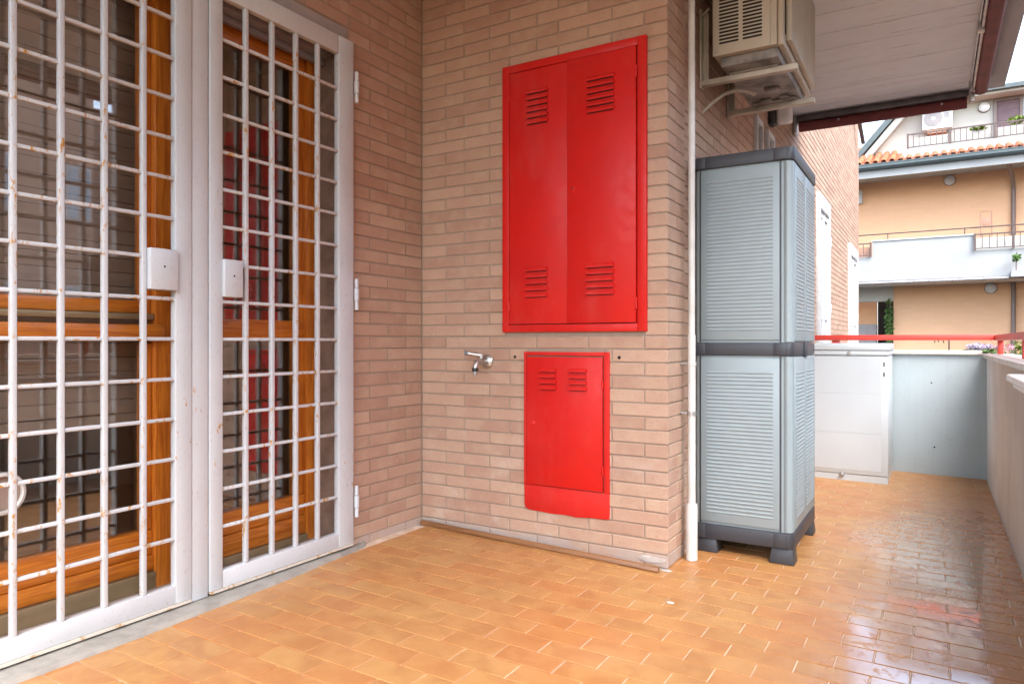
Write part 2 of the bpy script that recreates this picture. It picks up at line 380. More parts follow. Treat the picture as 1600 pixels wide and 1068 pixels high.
# ------------------------------------------------------------------ brick walls
def chamfer_brick(L, H, axis, t=.030, c=.0022):
    """front at 0; axis 'x' = front faces +x, length along y; axis 'y' = front faces -y, length along x"""
    a = [(0,0,t),(L,0,t),(L,H,t),(0,H,t)]; b = [(0,0,c),(L,0,c),(L,H,c),(0,H,c)]; d = [(c,c,0),(L-c,c,0),(L-c,H-c,0),(c,H-c,0)]
    f = [(0,1,5,4),(1,2,6,5),(2,3,7,6),(3,0,4,7),(4,5,9,8),(5,6,10,9),(6,7,11,10),(7,4,8,11),(8,9,10,11)]
    P = (lambda u,z,s: (-s,u,z)) if axis=='x' else (lambda u,z,s: (u,s,z))
    v = [P(*q) for q in a+b+d]
    return v, f
bcache = {}
def lay(par, pieces, axis, plane, limit, stuffname='brick_field'):
    """pieces: (u0,u1,z0,z1), most visible first"""
    rest = []
    for n,(u0,u1,z0,z1) in enumerate(pieces):
        pr = random.uniform(-.0012,.0012); tl = random.uniform(-.004,.004)
        if n < limit:
            key = (round(u1-u0,3), round(z1-z0,3), axis)
            if key not in bcache:
                me = bpy.data.meshes.new('brick'); v,f = chamfer_brick(*key); me.from_pydata(v, [], f)
                bm = bmesh.new(); bm.from_mesh(me); bmesh.ops.recalc_face_normals(bm, faces=bm.faces); bm.to_mesh(me); bm.free()
                me.materials.append(M['brick']); bcache[key] = me
            loc = (plane+pr, u0, z0) if axis=='x' else (u0, plane-pr, z0)
            rot = (tl,0,0) if axis=='x' else (0,tl,0)
            slot(par, bcache[key], loc, rot, 'brick')
        else:
            v,f = chamfer_brick(u1-u0, z1-z0, axis); o = (plane+pr,u0,z0) if axis=='x' else (u0,plane-pr,z0)
            rest.append(([(a+o[0],b+o[1],c+o[2]) for a,b,c in v], f))
    if rest: field(stuffname, M['brick_s'], par, rest)
BJ = .0068
def courses(u0, u1, z0, z1, offs, holes=()):
    out = []; k0 = math.floor(z0/CH); k = k0
    while k*CH < z1:
        za, zb = k*CH+BJ/2+random.uniform(-.0008,.0008), (k+1)*CH-BJ/2
        u = offs[k % 2]; n = math.ceil((u0-u)/BL)-1
        while u+n*BL < u1:
            a, b = max(u+n*BL, u0-BJ/2)+BJ/2, min(u+(n+1)*BL, u1+BJ/2)-BJ/2; n += 1
            segs = [(a,b)]
            for (h0,h1,g0,g1) in holes:
                if zb > g0+.012 and za < g1-.012:
                    ns = []
                    for (p,q) in segs:
                        if q <= h0 or p >= h1: ns.append((p,q)); continue
                        if p < h0: ns.append((p,h0))
                        if q > h1: ns.append((h1,q))
                    segs = ns
            for (p,q) in segs:
                if q-p > .018: out.append((round(p,4),round(q,4),round(za,4),round(zb,4)))
        k += 1
    return out

# gate wall (faces +x)
GY0, GY1, GZ1 = -.1, 2.50, 2.495
mw = MB()
mw.box(XA-.36, XA-.0045, GY1, 4.2, -.2, ZS+.1); mw.box(XA-.36, XA-.0045, GY0, GY1, GZ1+.055, ZS+.1); mw.box(XA-.36, XA-.0045, -3, GY0, -.2, ZS+.1)
wa = mw.build('brick_wall', M['mortar']); tag(wa, 'reddish brick wall around the white barred gates', 'wall')
pc = courses(-2.9, YB-.004, 0, ZS, (YB-.139-BL*11, YB-.283-BL*11), [(GY0,2.505,-.1,GZ1+.055)])
pc.sort(key=lambda q: -q[0]); lay(wa, pc, 'x', XA, 300)
# pier (faces -y, with its flank facing +x)
mp = MB().box(XA-.01, XB-.0045, YB+.0045, YB+.262, -.2, ZS+.1)
pb = mp.build('brick_pier', M['mortar']); tag(pb, 'brick pier wall carrying the two red metal cabinets and the tap', 'wall')
HB = [(-1.905,-1.148,1.096,2.437), (-1.78,-1.337,.325,.973)]
pc = courses(XA+.004, XB, 0, ZS, (XA+.165-BL, XA+.287-BL), HB)
pc.sort(key=lambda q: (0 if q[2] < 2.95 else 1, -q[1])); lay(pb, pc, 'y', YB, 250)
pf = courses(YB+.004, YB+.266, 0, ZS, (YB-.02, YB+.13)); lay(pb, pf, 'x', XB, 50, 'brick_field')
# long side wall (faces +x)
WIN = [(5.03,5.24,2.02,2.60), (5.42,5.66,2.02,2.60), (8.02,8.95,.8,2.62), (11.2,12.4,.8,2.46)]
mc = MB().box(XC-.3, XC-.0045, YB+.2, 12.88, -6.5, 6.6)
for y0,y1,z0,z1 in ():
    pass
wc = mc.build('brick_wall', M['mortar']); tag(wc, 'long brick side wall running past the terrace behind the grey cabinet', 'wall')
pc = courses(YB+.27, 12.875, -.9, 6.55, (0.02, .16), [(a,b,c,d) for a,b,c,d in WIN])
def c_key(q):
    u, z = (q[0]+q[1])/2, (q[2]+q[3])/2; d = -XC*.5139+u*.858
    hid = z < 0 or (z > 1.034+545*d/1102) or (3.5 < u < 7.4 and z < 1.034+300*d/1102*(3.3/d) and z < 1.95*1.0) or (z > ZS and u < 6.7)
    return (1 if hid else 0, u)
pc.sort(key=c_key); lay(wc, pc, 'x', XC, 300)

# ------------------------------------------------------------------ slab and soffit above
sb = MB().box(-2.9, .47, -.35, 6.72, ZS+.012, ZS+.26).build('balcony_slab', M['slab']); tag(sb, 'concrete balcony slab overhead with board marked underside', 'ceiling', kind='structure')
y = -.34; nb = 0
while y < 6.6:
    wd = random.choice((.115,.13,.145,.16)); x0 = XA+.02 if y+wd < YB else XC+.004
    dz = random.uniform(-.0022,.0022); gp = random.choice((.0006,.0012,.003,.0045))
    if y < YB < y+wd: x0 = XC+.004
    MB().add([(x0,y,ZS+dz),(.335,y,ZS+dz+random.uniform(-.002,.002)),(.335,min(y+wd-gp,6.6),ZS+dz+random.uniform(-.0015,.0015)),(x0,min(y+wd-gp,6.6),ZS+dz),
              (x0,y,ZS+.011),(.335,y,ZS+.011),(.335,min(y+wd-gp,6.6),ZS+.011),(x0,min(y+wd-gp,6.6),ZS+.011)],
             [(3,2,1,0),(4,5,6,7),(0,1,5,4),(1,2,6,5),(2,3,7,6),(3,0,4,7)]).build('soffit_board', M['soffit'], sb)
    y += wd

# ------------------------------------------------------------------ parapets, coping, rail
pe = MB().box(XC-.1, XP+.0, YE, YE+.16, -.3, .935).build('end_parapet', M['pend']); tag(pe, 'pale blue white low wall closing the far end of the terrace', 'wall')
MB().box(XC-.1, XP-.03, YE-.03, YE+.20, .935, .968).build('coping', M['coping'], pe, .004)
MB().lathe((-.02,YE-.001,.71),(0,-1,0),[(.006,0),(.005,.003)],8).build('anchor_hole', M['hole'], pe)
MB().lathe((-.0,YE-.001,.20),(0,-1,0),[(.007,0),(.006,.003)],8).build('anchor_hole', M['hole'], pe)
ps = MB().box(XP, XP+.15, -3, YE+.16, -.3, .912).build('side_parapet', M['pside']); tag(ps, 'stained taupe low wall along the right side of the terrace', 'wall')
MB().box(XP-.028, XP+.185, -3, YE+.20, .912, .942).build('coping', M['coping'], ps, .004)
rl = empty('handrail', (0,YE+.05,1.05), 'flat red metal handrail over the far end and right low walls', 'handrail')
MB().box(XC-.02, .40, YE+.03, YE+.08, 1.048, 1.092).build('rail', M['rail'], rl, .003)
MB().box(.40, .45, -3, YE+.08, 1.046, 1.089).build('rail', M['rail'], rl, .003)
for yy in (6.42, 4.70, 3.0, 1.2): MB().box(.408, .442, yy-.03, yy+.03, .943, 1.045).build('post', M['rail'], rl, .002)
for xx in (-.98,-.72): MB().box(xx-.03, xx+.03, YE+.045, YE+.065, .969, 1.047).build('post', M['rail'], rl, .002)
for xx,h in ((.0,.020),(.025,.014),(.06,.022)): MB().tube([(xx,YE+.055,1.047),(xx+.004,YE+.055,1.047-h)], .004, 6).build('clip', M['iron'], rl)
MB().tube([(.10,YE+.12,.969),(.10,YE+.12,1.05)], .005, 6).build('pin', M['iron'], rl)

# ------------------------------------------------------------------ white locker in the far corner
lk = empty('storage_locker', (-.67,5.85,fz(-.67)), 'low white enamel cupboard standing against the far end wall', 'cupboard')
LX0, LX1, LY0, LY1 = XC+.02, -.292, 5.862, 6.50
bx('body', M['locker'], lk, LX0, LX1, LY0, LY1, fz(LX1)+.055, .93, .006)
bx('plinth', M['locker'], lk, LX0+.002, LX1-.003, LY0+.004, LY1, fz(LX1)-.01, fz(LX1)+.052)
bx('lid', M['locker'], lk, LX0-.004, LX1+.012, LY0-.012, LY1, .972, 1.024, .004)
bx('lid_rim', M['locker'], lk, LX0, LX1+.006, LY0-.006, LY1, .935, .968, .003)
for za, zb in ((.075,.345),(.352,.640),(.647,.925)): bx('front_panel', M['locker'], lk, LX0+.01, LX1-.045, LY0-.0015, LY0+.001, za, zb)
for zz in (.87,.795): MB().box(LX1-.030, LX1-.022, LY0-.003, LY0+.002, zz-.016, zz+.016).build('slot', M['hole'], lk)
MB().lathe((-.60,LY0-.006,.035),(0,-1,0),[(.018,0),(.016,.006),(.006,.010)],12).build('catch', M['steel'], lk)
MB().lathe((-.55,LY0-.013,.955),(0,-1,0),[(.012,0),(.009,.006)],10).build('lid_catch', M['steel'], lk)

# ------------------------------------------------------------------ ledge on the right parapet
sh = empty('wall_ledge', (.29,2.9,.88), 'cream rounded plastic ledge on the right low wall at the picture edge', 'ledge')
def rr(x0,x1,y0,y1,r,n=6):
    pts = []
    for cx,cy,a0 in ((x1-r,y1-r,0),(x0+r,y1-r,90),(x0+r,y0+r,180),(x1-r,y0+r,270)):
        for i in range(n+1):
            a = R(a0+90*i/n); pts.append((cx+r*math.cos(a), cy+r*math.sin(a)))
    return pts
MB().prism(rr(.245,.344,2.2,3.47,.045), 'z', .878, .906).build('top', M['shelf'], sh, .008, 3)
MB().prism(rr(.265,.344,2.22,3.43,.035), 'z', .855, .876).build('underside', M['shelf'], sh, .004)

# ------------------------------------------------------------------ concrete kerb under the gates, threshold, recess
kb = MB()
kp = [(.0,-2.325),(.8,-2.328),(1.4,-2.332),(1.7,-2.335),(2.1,-2.36),(2.4,-2.39),(2.62,-2.418),(2.66,-2.45)]
vs=[];fs=[]
for i,(yy,xx) in enumerate(kp):
    j = random.uniform(-.004,.004); h = .044 if i < len(kp)-1 else .02
    vs += [(xx+j,yy,fz(xx)-.004),(xx-.012+j,yy,fz(xx)+.014),(xx-.045+j*.5,yy,h-.006),(-2.455,yy,h),(-2.66,yy,h+.006),(-2.66,yy,-.05)]
for i in range(len(kp)-1):
    for k in range(5): fs.append((i*6+k, i*6+k+1, (i+1)*6+k+1, (i+1)*6+k))
fs += [tuple(range(6)), tuple(range((len(kp)-1)*6, len(kp)*6))]
ko = kb.add(vs, fs).build('door_kerb', M['curb'], smooth=True); tag(ko, 'rough grey cement kerb on the floor under the white gates', 'kerb')
li = empty('gate_lintel', (-2.44,1.2,2.49), 'grey stone lintel above the barred gates', 'lintel')
bx('lintel_block', M['lintel'], li, XA-.2, XA+.012, GY0-.05, 2.525, 2.497, 2.548, .003)

# wooden doors behind the gates (glass at XD)
XD = -2.60
def frame(name_root, par, y0, y1, z0, z1, wst, wtop, wbot, xf, th=.05):
    bx('stile', M['wood_v'], par, xf-th, xf, y0, y0+wst, z0, z1, .004); bx('stile', M['wood_v'], par, xf-th, xf, y1-wst, y1, z0, z1, .004)
    bx('rail', M['wood_h'], par, xf-th, xf-.001, y0+wst, y1-wst, z1-wtop, z1, .004); bx('rail', M['wood_h'], par, xf-th, xf-.001, y0+wst, y1-wst, z0, z0+wbot, .004)
dl = empty('wooden_door', (XD,1.1,.07), 'orange varnished wooden glazed door behind the left gate', 'door')
bx('stile', M['wood_v'], dl, XD-.06, XD+.015, 1.632, 1.728, .055, 2.45, .005); bx('stile', M['wood_v'], dl, XD-.06, XD, .40, .50, .055, 2.45, .005)
bx('stile', M['wood_v'], dl, XD-.055, XD-.012, 1.590, 1.631, 1.142, 2.45, .004); bx('stile', M['wood_v'], dl, XD-.055, XD-.006, 1.598, 1.631, .31, 1.03, .004)
bx('rail', M['wood_h'], dl, XD-.055, XD-.013, .501, 1.589, 1.144, 1.192, .004)
bx('drip_rail', M['brass'], dl, XD-.05, XD+.012, .501, 1.630, 1.119, 1.142, .003)
bx('rail', M['wood_h'], dl, XD-.055, XD+.035, .501, 1.662, 1.040, 1.100, .006)
bx('rail', M['wood_h'], dl, XD-.055, XD-.004, .501, 1.631, .212, .308, .005); bx('rail', M['wood_h'], dl, XD-.055, XD+.004, .501, 1.631, .152, .2105, .004)
bx('rail', M['wood_h'], dl, XD-.055, XD-.002, .501, 1.631, 2.38, 2.45, .004)
bx('weather_bar', M['brass'], dl, XD-.05, XD+.02, .501, 1.631, .0875, .150, .002)
bx('glass_pane', M['glass'], dl, XD-.036, XD-.030, .49, 1.595, 1.185, 2.39)
bx('glass_pane', M['glass'], dl, XD-.036, XD-.030, .49, 1.60, .30, 1.045)
rg = MB(); c = Vector((XD-.026,1.124,.536)); n = 36
for i in range(n):
    a = 2*math.pi*i/n; ca, sa = math.cos(a), math.sin(a)
    for (r_, t) in ((.056,0),(.056,.012),(.060,.016),(.068,.014),(.071,.006),(.071,0)): rg.v.append((c.x+t, c.y+ca*r_, c.z+sa*r_))
for i in range(n):
    for k in range(6): rg.f.append([i*6+k, i*6+(k+1)%6, ((i+1)%n)*6+(k+1)%6, ((i+1)%n)*6+k])
rg.build('vent_ring', M['pvc'], dl, smooth=True)
MB().lathe((XD-.028,1.124,.536),(1,0,0),[(.055,0),(.055,.003)],28).build('vent_disc', M['shutter'], dl)
dr = empty('wooden_door', (XD,2.15,.07), 'dark orange wooden glazed door behind the right gate', 'door')
bx('stile', M['wood_v'], dr, XD-.06, XD+.012, 2.405, 2.478, .055, 2.40, .005); bx('stile', M['wood_v'], dr, XD-.055, XD-.008, 2.352, 2.404, .305, 2.40, .004)
bx('stile', M['wood_v'], dr, XD-.06, XD, 1.86, 1.935, .055, 2.40, .005)
bx('rail', M['wood_h'], dr, XD-.055, XD-.006, 1.936, 2.403, 1.052, 1.134, .005)
bx('rail', M['wood_h'], dr, XD-.055, XD-.006, 1.936, 2.403, .206, .303, .005); bx('rail', M['wood_h'], dr, XD-.055, XD+.002, 1.936, 2.403, .118, .2045, .004)
bx('rail', M['wood_h'], dr, XD-.055, XD-.006, 1.936, 2.403, 2.33, 2.40, .004)
bx('weather_bar', M['brass'], dr, XD-.05, XD+.018, 1.936, 2.403, .0875, .116, .002)
bx('glass_pane', M['glass'], dr, XD-.036, XD-.030, 1.93, 2.36, .295, 1.06); bx('glass_pane', M['glass'], dr, XD-.036, XD-.030, 1.93, 2.36, 1.125, 2.34)
rc = empty('door_recess', (-2.7,1.2,.05), 'dark reveal and pillar framing the recessed wooden doors', 'door recess')
bx('threshold', M['stone'], rc, -2.72, -2.462, -.09, 2.497, .0515, .086, .004)
bx('side_reveal', M['curtain'], rc, -2.80, XA-.012, 2.48, 2.4985, .071, 2.48)
bx('pillar', M['room'], rc, -2.80, -2.605, 1.731, 1.857, .071, 2.48)
bx('shutter_box', M['box'], rc, -2.70, -2.50, -.09, 2.478, 2.405, 2.47, .004)
bx('shutter_lip', M['box'], rc, -2.575, -2.545, -.09, 2.478, 2.375, 2.403, .003)
# room behind
rm = empty('dark_room', (-3.4,1.2,.05), 'dim brown room seen through the glass doors', 'room')
bx('back_wall', M['room'], rm, -4.9, -4.8, -1.0, 3.6, 0, 2.8); bx('floor', M['stone'], rm, -4.8, -2.722, -1.0, 3.6, 0, .05)
bx('ceiling', M['room'], rm, -4.8, -2.82, -1.0, 3.6, 2.62, 2.7); bx('side_wall', M['room'], rm, -4.8, -2.82, 3.5, 3.6, .05, 2.62); bx('side_wall', M['room'], rm, -4.8, -2.82, -1.0, -.9, .05, 2.62)
def slats(par, x, y0, y1, z0, z1, mat):
    z = z0
    while z < z1:
        zt = min(z+.0546, z1)
        MB().prism([(x-.010,z+.0003),(x-.001,z+.0015),(x+.0015,(z+zt)/2),(x-.001,zt-.0015),(x-.010,zt-.0003)], 'y', y0, y1).build('slat', mat, par)
        z += .055
rs = empty('roller_shutter', (-2.74,1.1,.6), 'half lowered brown slatted roller shutter behind the left glass door', 'shutter')
slats(rs, -2.735, .42, 1.70, .70, 2.38, M['shutter'])
ct = empty('curtain', (-2.95,2.1,.07), 'heavy brown curtain hanging inside the right glass door', 'curtain')
vs=[];fs=[];n=60
for i in range(n+1):
    yy = 1.80+.72*i/n; xx = -2.95+.028*math.sin(i*1.05)+.012*math.sin(i*.37)
    vs += [(xx,yy,.06),(xx,yy,2.4),(xx-.004,yy,.06),(xx-.004,yy,2.4)]
for i in range(n):
    a=i*4; b=a+4; fs += [(a,b,b+1,a+1),(a+2,a+3,b+3,b+2)]
MB().add(vs,fs).build('cloth', M['curtain'], ct, smooth=True, fix=False)

# ------------------------------------------------------------------ barred gates
XG = -2.42
def gate(label, y0, y1, sl_, sr_, vbars, lock, hinge_y=None, z0=.060):
    g_ = empty('security_gate', (XG-.02,(y0+y1)/2,z0), label, 'gate')
    X0 = XG-.034
    bx('stile', M['gate_c'], g_, X0, XG, y0, y0+sl_, z0, 2.487, .003); bx('stile', M['gate_c'], g_, X0, XG, y1-sr_, y1, z0, 2.487, .003)
    bx('bottom_rail', M['gate_c'], g_, X0, XG-.0015, y0+sl_, y1-sr_, z0, .128, .003); bx('top_rail', M['gate_c'], g_, X0, XG-.0015, y0+sl_, y1-sr_, 2.402, 2.487, .003)
    bx('stop_flange', M['rust'], g_, X0-.004, XG+.004, y0+.004, y1-.004, z0-.010, z0-.001)
    bx('edge_flange', M['gate'], g_, X0+.004, XG-.008, y1+.0005, y1+.010, z0, 2.487)
    for vy in vbars: bx('upright_bar', M['gate'], g_, X0+.010, XG-.003, vy-.009, vy+.009, .128, 2.402, .0035)
    for i in range(14):
        zz = .300+.149*i
        bx('cross_bar', M['gate'], g_, X0+.012, XG-.0075, y0+sl_-.004, y1-sr_+.004, zz-.0066, zz+.0066, .003)
    la, lb, lz0, lz1 = lock
    lo = bx('lock_box', M['gate_c'], g_, X0-.012, XG+.016, la, lb, lz0, lz1, .003)
    MB().lathe((XG+.0165,(la+lb)/2,(lz0+lz1)/2+.01),(1,0,0),[(.004,0),(.003,.0015)],10).build('keyhole', M['dark'], lo)
    if hinge_y:
        for zz in (2.27,1.265,.26):
            h = MB(); h.tube([(XG+.008,hinge_y,zz-.075),(XG+.008,hinge_y,zz-.031)], .0095, 10); h.tube([(XG+.008,hinge_y,zz+.031),(XG+.008,hinge_y,zz+.075)], .0095, 10)
            ho = h.build('hinge', M['gate_c'], g_, smooth=True); MB().tube([(XG+.008,hinge_y,zz-.028),(XG+.008,hinge_y,zz+.028)], .012, 10).build('knuckle', M['gate_c'], ho, smooth=True)
    return g_
gate('white barred security gate with rusty spots at the left edge', .72, 1.674, .07, .066, (.795,.933,1.072,1.211,1.351,1.489), (1.500,1.607,1.224,1.373))
gate('white barred security gate hinged beside the brick wall', 1.752, 2.541, .058, .094, (1.927,2.061,2.192,2.321), (1.808,1.893,1.213,1.362), 2.556)
gp = empty('gate_post', (XG-.03,1.712,.05), 'white painted steel post between the two barred gates', 'post')
bx('post_tube', M['gate_c'], gp, XA-.02, XG-.004, 1.6765, 1.746, .045, 2.496, .003); bx('rusty_stop', M['rust'], gp, XA-.018, XG-.012, 1.7465, 1.7515, .06, 2.49)
bx('wall_jamb', M['gate_c'], gp, XA-.03, XG-.030, 2.4995, 2.505, .06, 2.49)

# ------------------------------------------------------------------ red cabinets on the pier
def louvre(par, xa, xb, z, h, y, mat, rightnub=True):
    """pressed louvre: hood bulging out of the sheet, slit below painted in a shaded red"""
    d = .011
    prof = [(y+.002,z+h*.5),(y-d*.55,z+h*.42),(y-d,z+h*.05),(y-d,z-h*.30),(y-d*.8,z-h*.30),(y-d*.75,z+h*.0),(y+.002,z+h*.3)]
    o = MB().prism(prof, 'x', xa+.004, xb-.004); 
    o.prism([(y+.002,z+h*.5),(y-d*.8,z+h*.1),(y-d*.8,z-h*.30),(y+.002,z-h*.30)], 'x', xa, xa+.004)
    o.prism([(y+.002,z+h*.5),(y-d*.8,z+h*.1),(y-d*.8,z-h*.30),(y+.002,z-h*.30)], 'x', xb-.004, xb)
    r_ = o.build('louvre', mat, par)
    MB().box(xa+.006, xb-.006, y-.0015, y+.001, z-h*.45, z-h*.05).build('slit', M['redshade'], r_)  # closed strip whose dark red paints the shade of the opening
    return r_
def hinge(par, x, z, y, mat, L=.04):
    MB().tube([(x,y,z-L/2),(x,y,z+L/2)], .0055, 8).build('hinge', mat, par, smooth=True)
rc1 = empty('metal_cabinet', (-1.527,YB,1.084), 'large red metal wall cabinet with two louvred doors on the brick pier', 'cabinet')
y0 = YB-.018
F = dict(x0=-1.916, x1=-1.137, z0=1.084, z1=2.449)
bx('frame_side', M['red'], rc1, F['x0'], F['x0']+.040, y0, YB+.02, F['z0'], F['z1'], .002); bx('frame_side', M['red'], rc1, F['x1']-.044, F['x1'], y0, YB+.02, F['z0'], F['z1'], .002)
bx('frame_rail', M['red'], rc1, F['x0']+.040, F['x1']-.044, y0+.0006, YB+.02, F['z1']-.040, F['z1'], .002); bx('frame_rail', M['red'], rc1, F['x0']+.040, F['x1']-.044, y0+.0006, YB+.02, F['z0'], F['z0']+.037, .002)
bx('shadow_gap', M['dark'], rc1, F['x0']+.041, F['x1']-.045, YB+.004, YB+.02, F['z0']+.038, F['z1']-.041)  # dark sheet painting the shade in the gaps round the doors
d1 = bx('door', M['red'], rc1, -1.872, -1.5425, y0-.001, y0+.019, 1.125, 2.405, .002)
d2 = bx('door', M['red'], rc1, -1.5405, -1.186, y0-.007, y0+.017, 1.125, 2.405, .002)
for (d,xa,xb,yy) in ((d1,-1.772,-1.646,y0-.001),(d2,-1.434,-1.290,y0-.007)):
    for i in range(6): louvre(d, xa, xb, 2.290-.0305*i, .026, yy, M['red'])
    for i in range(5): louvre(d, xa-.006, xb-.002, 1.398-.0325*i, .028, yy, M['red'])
for zz in (1.215,2.285): hinge(d1, -1.8735, zz, y0-.002, M['red']); hinge(d2, -1.184, zz, y0-.007, M['red'], .055)
MB().lathe((-1.507,y0-.007,1.777),(0,-1,0),[(.011,0),(.010,.003),(.004,.004)],14).build('lock', M['red_rough'], d2); MB().lathe((-1.507,y0-.0105,1.779),(0,-1,0),[(.0045,0),(.004,.0015)],8).build('keyhole', M['dark'], d2)
rc2 = empty('metal_cabinet', (-1.558,YB,.19), 'small red metal meter cabinet low on the pier above the floor', 'cabinet')
y2 = YB-.010
bx('frame_side', M['red_rough'], rc2, -1.792, -1.778, y2, YB+.02, .312, .985, .002); bx('frame_side', M['red_rough'], rc2, -1.352, -1.325, y2, YB+.02, .312, .985, .002)
bx('frame_rail', M['red_rough'], rc2, -1.778, -1.352, y2+.0006, YB+.02, .966, .985, .002)
bx('shadow_gap', M['dark'], rc2, -1.777, -1.353, YB+.005, YB+.02, .313, .965)  # same dark sheet, shade painted behind the small door
d3 = bx('door', M['red'], rc2, -1.774, -1.3575, y2-.005, y2+.012, .318, .960, .002)
for xa in (-1.700,-1.535):
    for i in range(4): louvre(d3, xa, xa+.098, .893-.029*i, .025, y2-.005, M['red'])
for zz in (.42,.83): hinge(d3, -1.3555, zz, y2-.006, M['red'])
MB().lathe((-1.733,y2-.005,.628),(0,-1,0),[(.010,0),(.009,.003),(.003,.005)],12).build('lock', M['red_rough'], d3)
pt = [(-1.792,.315),(-1.325,.312),(-1.3245,.212),(-1.328,.190),(-1.345,.188),(-1.42,.186),(-1.50,.179),(-1.56,.183),(-1.64,.180),(-1.70,.184),(-1.765,.186),(-1.785,.195),(-1.791,.215)]
MB().prism(pt, 'y', YB-.0055, YB+.01).build('painted_patch', M['red_rough'], rc2, .0015)
for i,(xx,zz) in enumerate(((-1.848,.958),(-1.276,.961))):
    h = MB().lathe((xx,YB-.0035,zz),(0,-1,0),[(.008,0),(.0075,.001)],12).build('drill_hole', M['hole']); tag(h, ('drilled hole in the brick left of the small red cabinet','drilled hole in the brick right of the small red cabinet')[i], 'hole')

# tap
tp = empty('water_tap', (-2.018,YB-.001,.932), 'chrome water tap with lever and black hose end on the brick pier', 'tap')
cx, cz = -2.018, .932
MB().lathe((cx,YB-.001,cz),(0,-1,0),[(.034,0),(.036,.003),(.033,.008),(.022,.013),(.014,.016)],24).build('rosette', M['chrome'], tp, smooth=True)
MB().tube([(cx,YB-.012,cz),(cx,YB-.035,cz),(cx,YB-.05,cz),(cx,YB-.062,cz),(cx,YB-.085,cz),(cx,YB-.10,cz-.004),(cx,YB-.112,cz-.018),(cx,YB-.114,cz-.032)], [.012,.013,.018,.019,.015,.013,.012,.012], 14).build('body', M['chrome'], tp, smooth=True)
lv = MB().tube([(cx,YB-.058,cz+.012),(cx,YB-.058,cz+.030)], [.010,.008], 12).build('valve_stem', M['chrome'], tp, smooth=True)
MB().tube([(cx+.004,YB-.055,cz+.030),(cx-.012,YB-.066,cz+.034),(cx-.042,YB-.085,cz+.040),(cx-.058,YB-.095,cz+.043)], [.010,.0115,.0105,.010], 10).build('lever', M['chrome'], lv, smooth=True)
MB().tube([(cx-.058,YB-.095,cz+.043),(cx-.070,YB-.103,cz+.045)], [.0115,.010], 10).build('lever_cap', M['blue'], lv, smooth=True)
MB().tube([(cx,YB-.114,cz-.030),(cx,YB-.115,cz-.048)], [.017,.016], 14).build('hose_coupling', M['black'], tp, smooth=True)
MB().tube([(cx,YB-.115,cz-.048),(cx,YB-.115,cz-.058),(cx,YB-.115,cz-.068)], [.008,.010,.007], 12).build('nozzle', M['steel'], tp, smooth=True)

for o in tp.children_recursive:
    o.data.transform(Matrix.Scale(1.02, 4))
# wooden strip lying on the floor along the pier
ws = empty('wooden_strip', (-1.75,3.08,.01), 'brown wooden moulding strip lying on the floor against the pier', 'strip')
a = Vector((-2.44,3.096,fz(-2.44)+.001)); b = Vector((-1.062,3.056,fz(-1.06)+.001))
prof = [(-.012,0),(.010,0),(.012,.010),(.010,.020),(.004,.025),(-.004,.024),(-.010,.016),(-.013,.006)]
d = (b-a).normalized(); nrm = Vector((d.y,-d.x,0)); vs=[];n=len(prof)
for p_ in (a,b):
    for (u,z) in prof: q = p_+nrm*(-u)+Vector((0,0,z)); vs.append(tuple(q))
MB().add(vs, [list(range(n))[::-1], list(range(n,2*n))]+[[i,(i+1)%n,n+(i+1)%n,n+i] for i in range(n)]).build('moulding', M['strip'], ws, .002)
def blob(name, c, sx, sy, sz, mat, lab, cat, seed=1):
    rn = random.Random(seed); bm = bmesh.new(); bmesh.ops.create_icosphere(bm, subdivisions=2, radius=1)
    for v in bm.verts: k_ = 1+rn.uniform(-.25,.25); v.co = Vector((c[0]+v.co.x*sx*k_, c[1]+v.co.y*sy*k_, c[2]+v.co.z*sz*k_))
    me = bpy.data.meshes.new(name); bm.to_mesh(me); bm.free(); me.materials.append(mat); o = bpy.data.objects.new(name, me); COL.objects.link(o); return tag(o, lab, cat)
blob('cement_smear', (-1.12,YB-.001,.034), .062, .0045, .017, M['scuff'], 'pale cement smear on the lowest brick at the pier corner', 'cement', 3)
blob('cement_smear', (-1.045,3.098,.0015), .028, .016, .0035, M['scuff'], 'small cement spill on the floor at the pier foot', 'cement', 5)
blob('cement_smear', (-2.36,YB-.001,.052), .055, .004, .010, M['scuff'], 'pale cement smear in the corner above the wooden strip', 'cement', 8)
sc = MB().prism([(-.012,-.004),(.010,-.006),(.014,.002),(.002,.007),(-.010,.005)], 'z', 0, .004)
sx, sy = -.90, 2.726
sc.v = [(x+sx,y+sy,z+fz(sx)+.001) for x,y,z in sc.v]; so_ = sc.build('paper_scrap', M['scrap']); tag(so_, 'tiny white scrap on the orange tiles before the pier', 'scrap')

# ------------------------------------------------------------------ rain pipe at the pier flank
rp = empty('wall_pipe', (-.99,3.315,0), 'white plastic pipe running up beside the grey cabinet', 'pipe')
px, py = -.990, 3.315
MB().tube([(px,py,fz(px)+.002),(px,py,.255),(px,py,.268)], [.0275,.0275,.0255], 18).build('sleeve', M['pvc'], rp, smooth=True)
MB().tube([(px,py,.268),(px,py,1.066)], .0185, 16).build('lower_run', M['pvc'], rp, smooth=True)
MB().tube([(px,py,1.06),(px,py,ZS)], .0160, 16).build('upper_run', M['pvc'], rp, smooth=True)
for zz in (.695,.93):
    cl = MB().tube([(px,py,zz-.009),(px,py,zz+.009)], .0215, 16).build('clamp', M['steel'] if zz < .9 else M['pvc'], rp, smooth=True)
    MB().tube([(px-.015,py,zz),(XB+.001,py-.005,zz)], .006, 8).build('stud', M['steel'], cl)

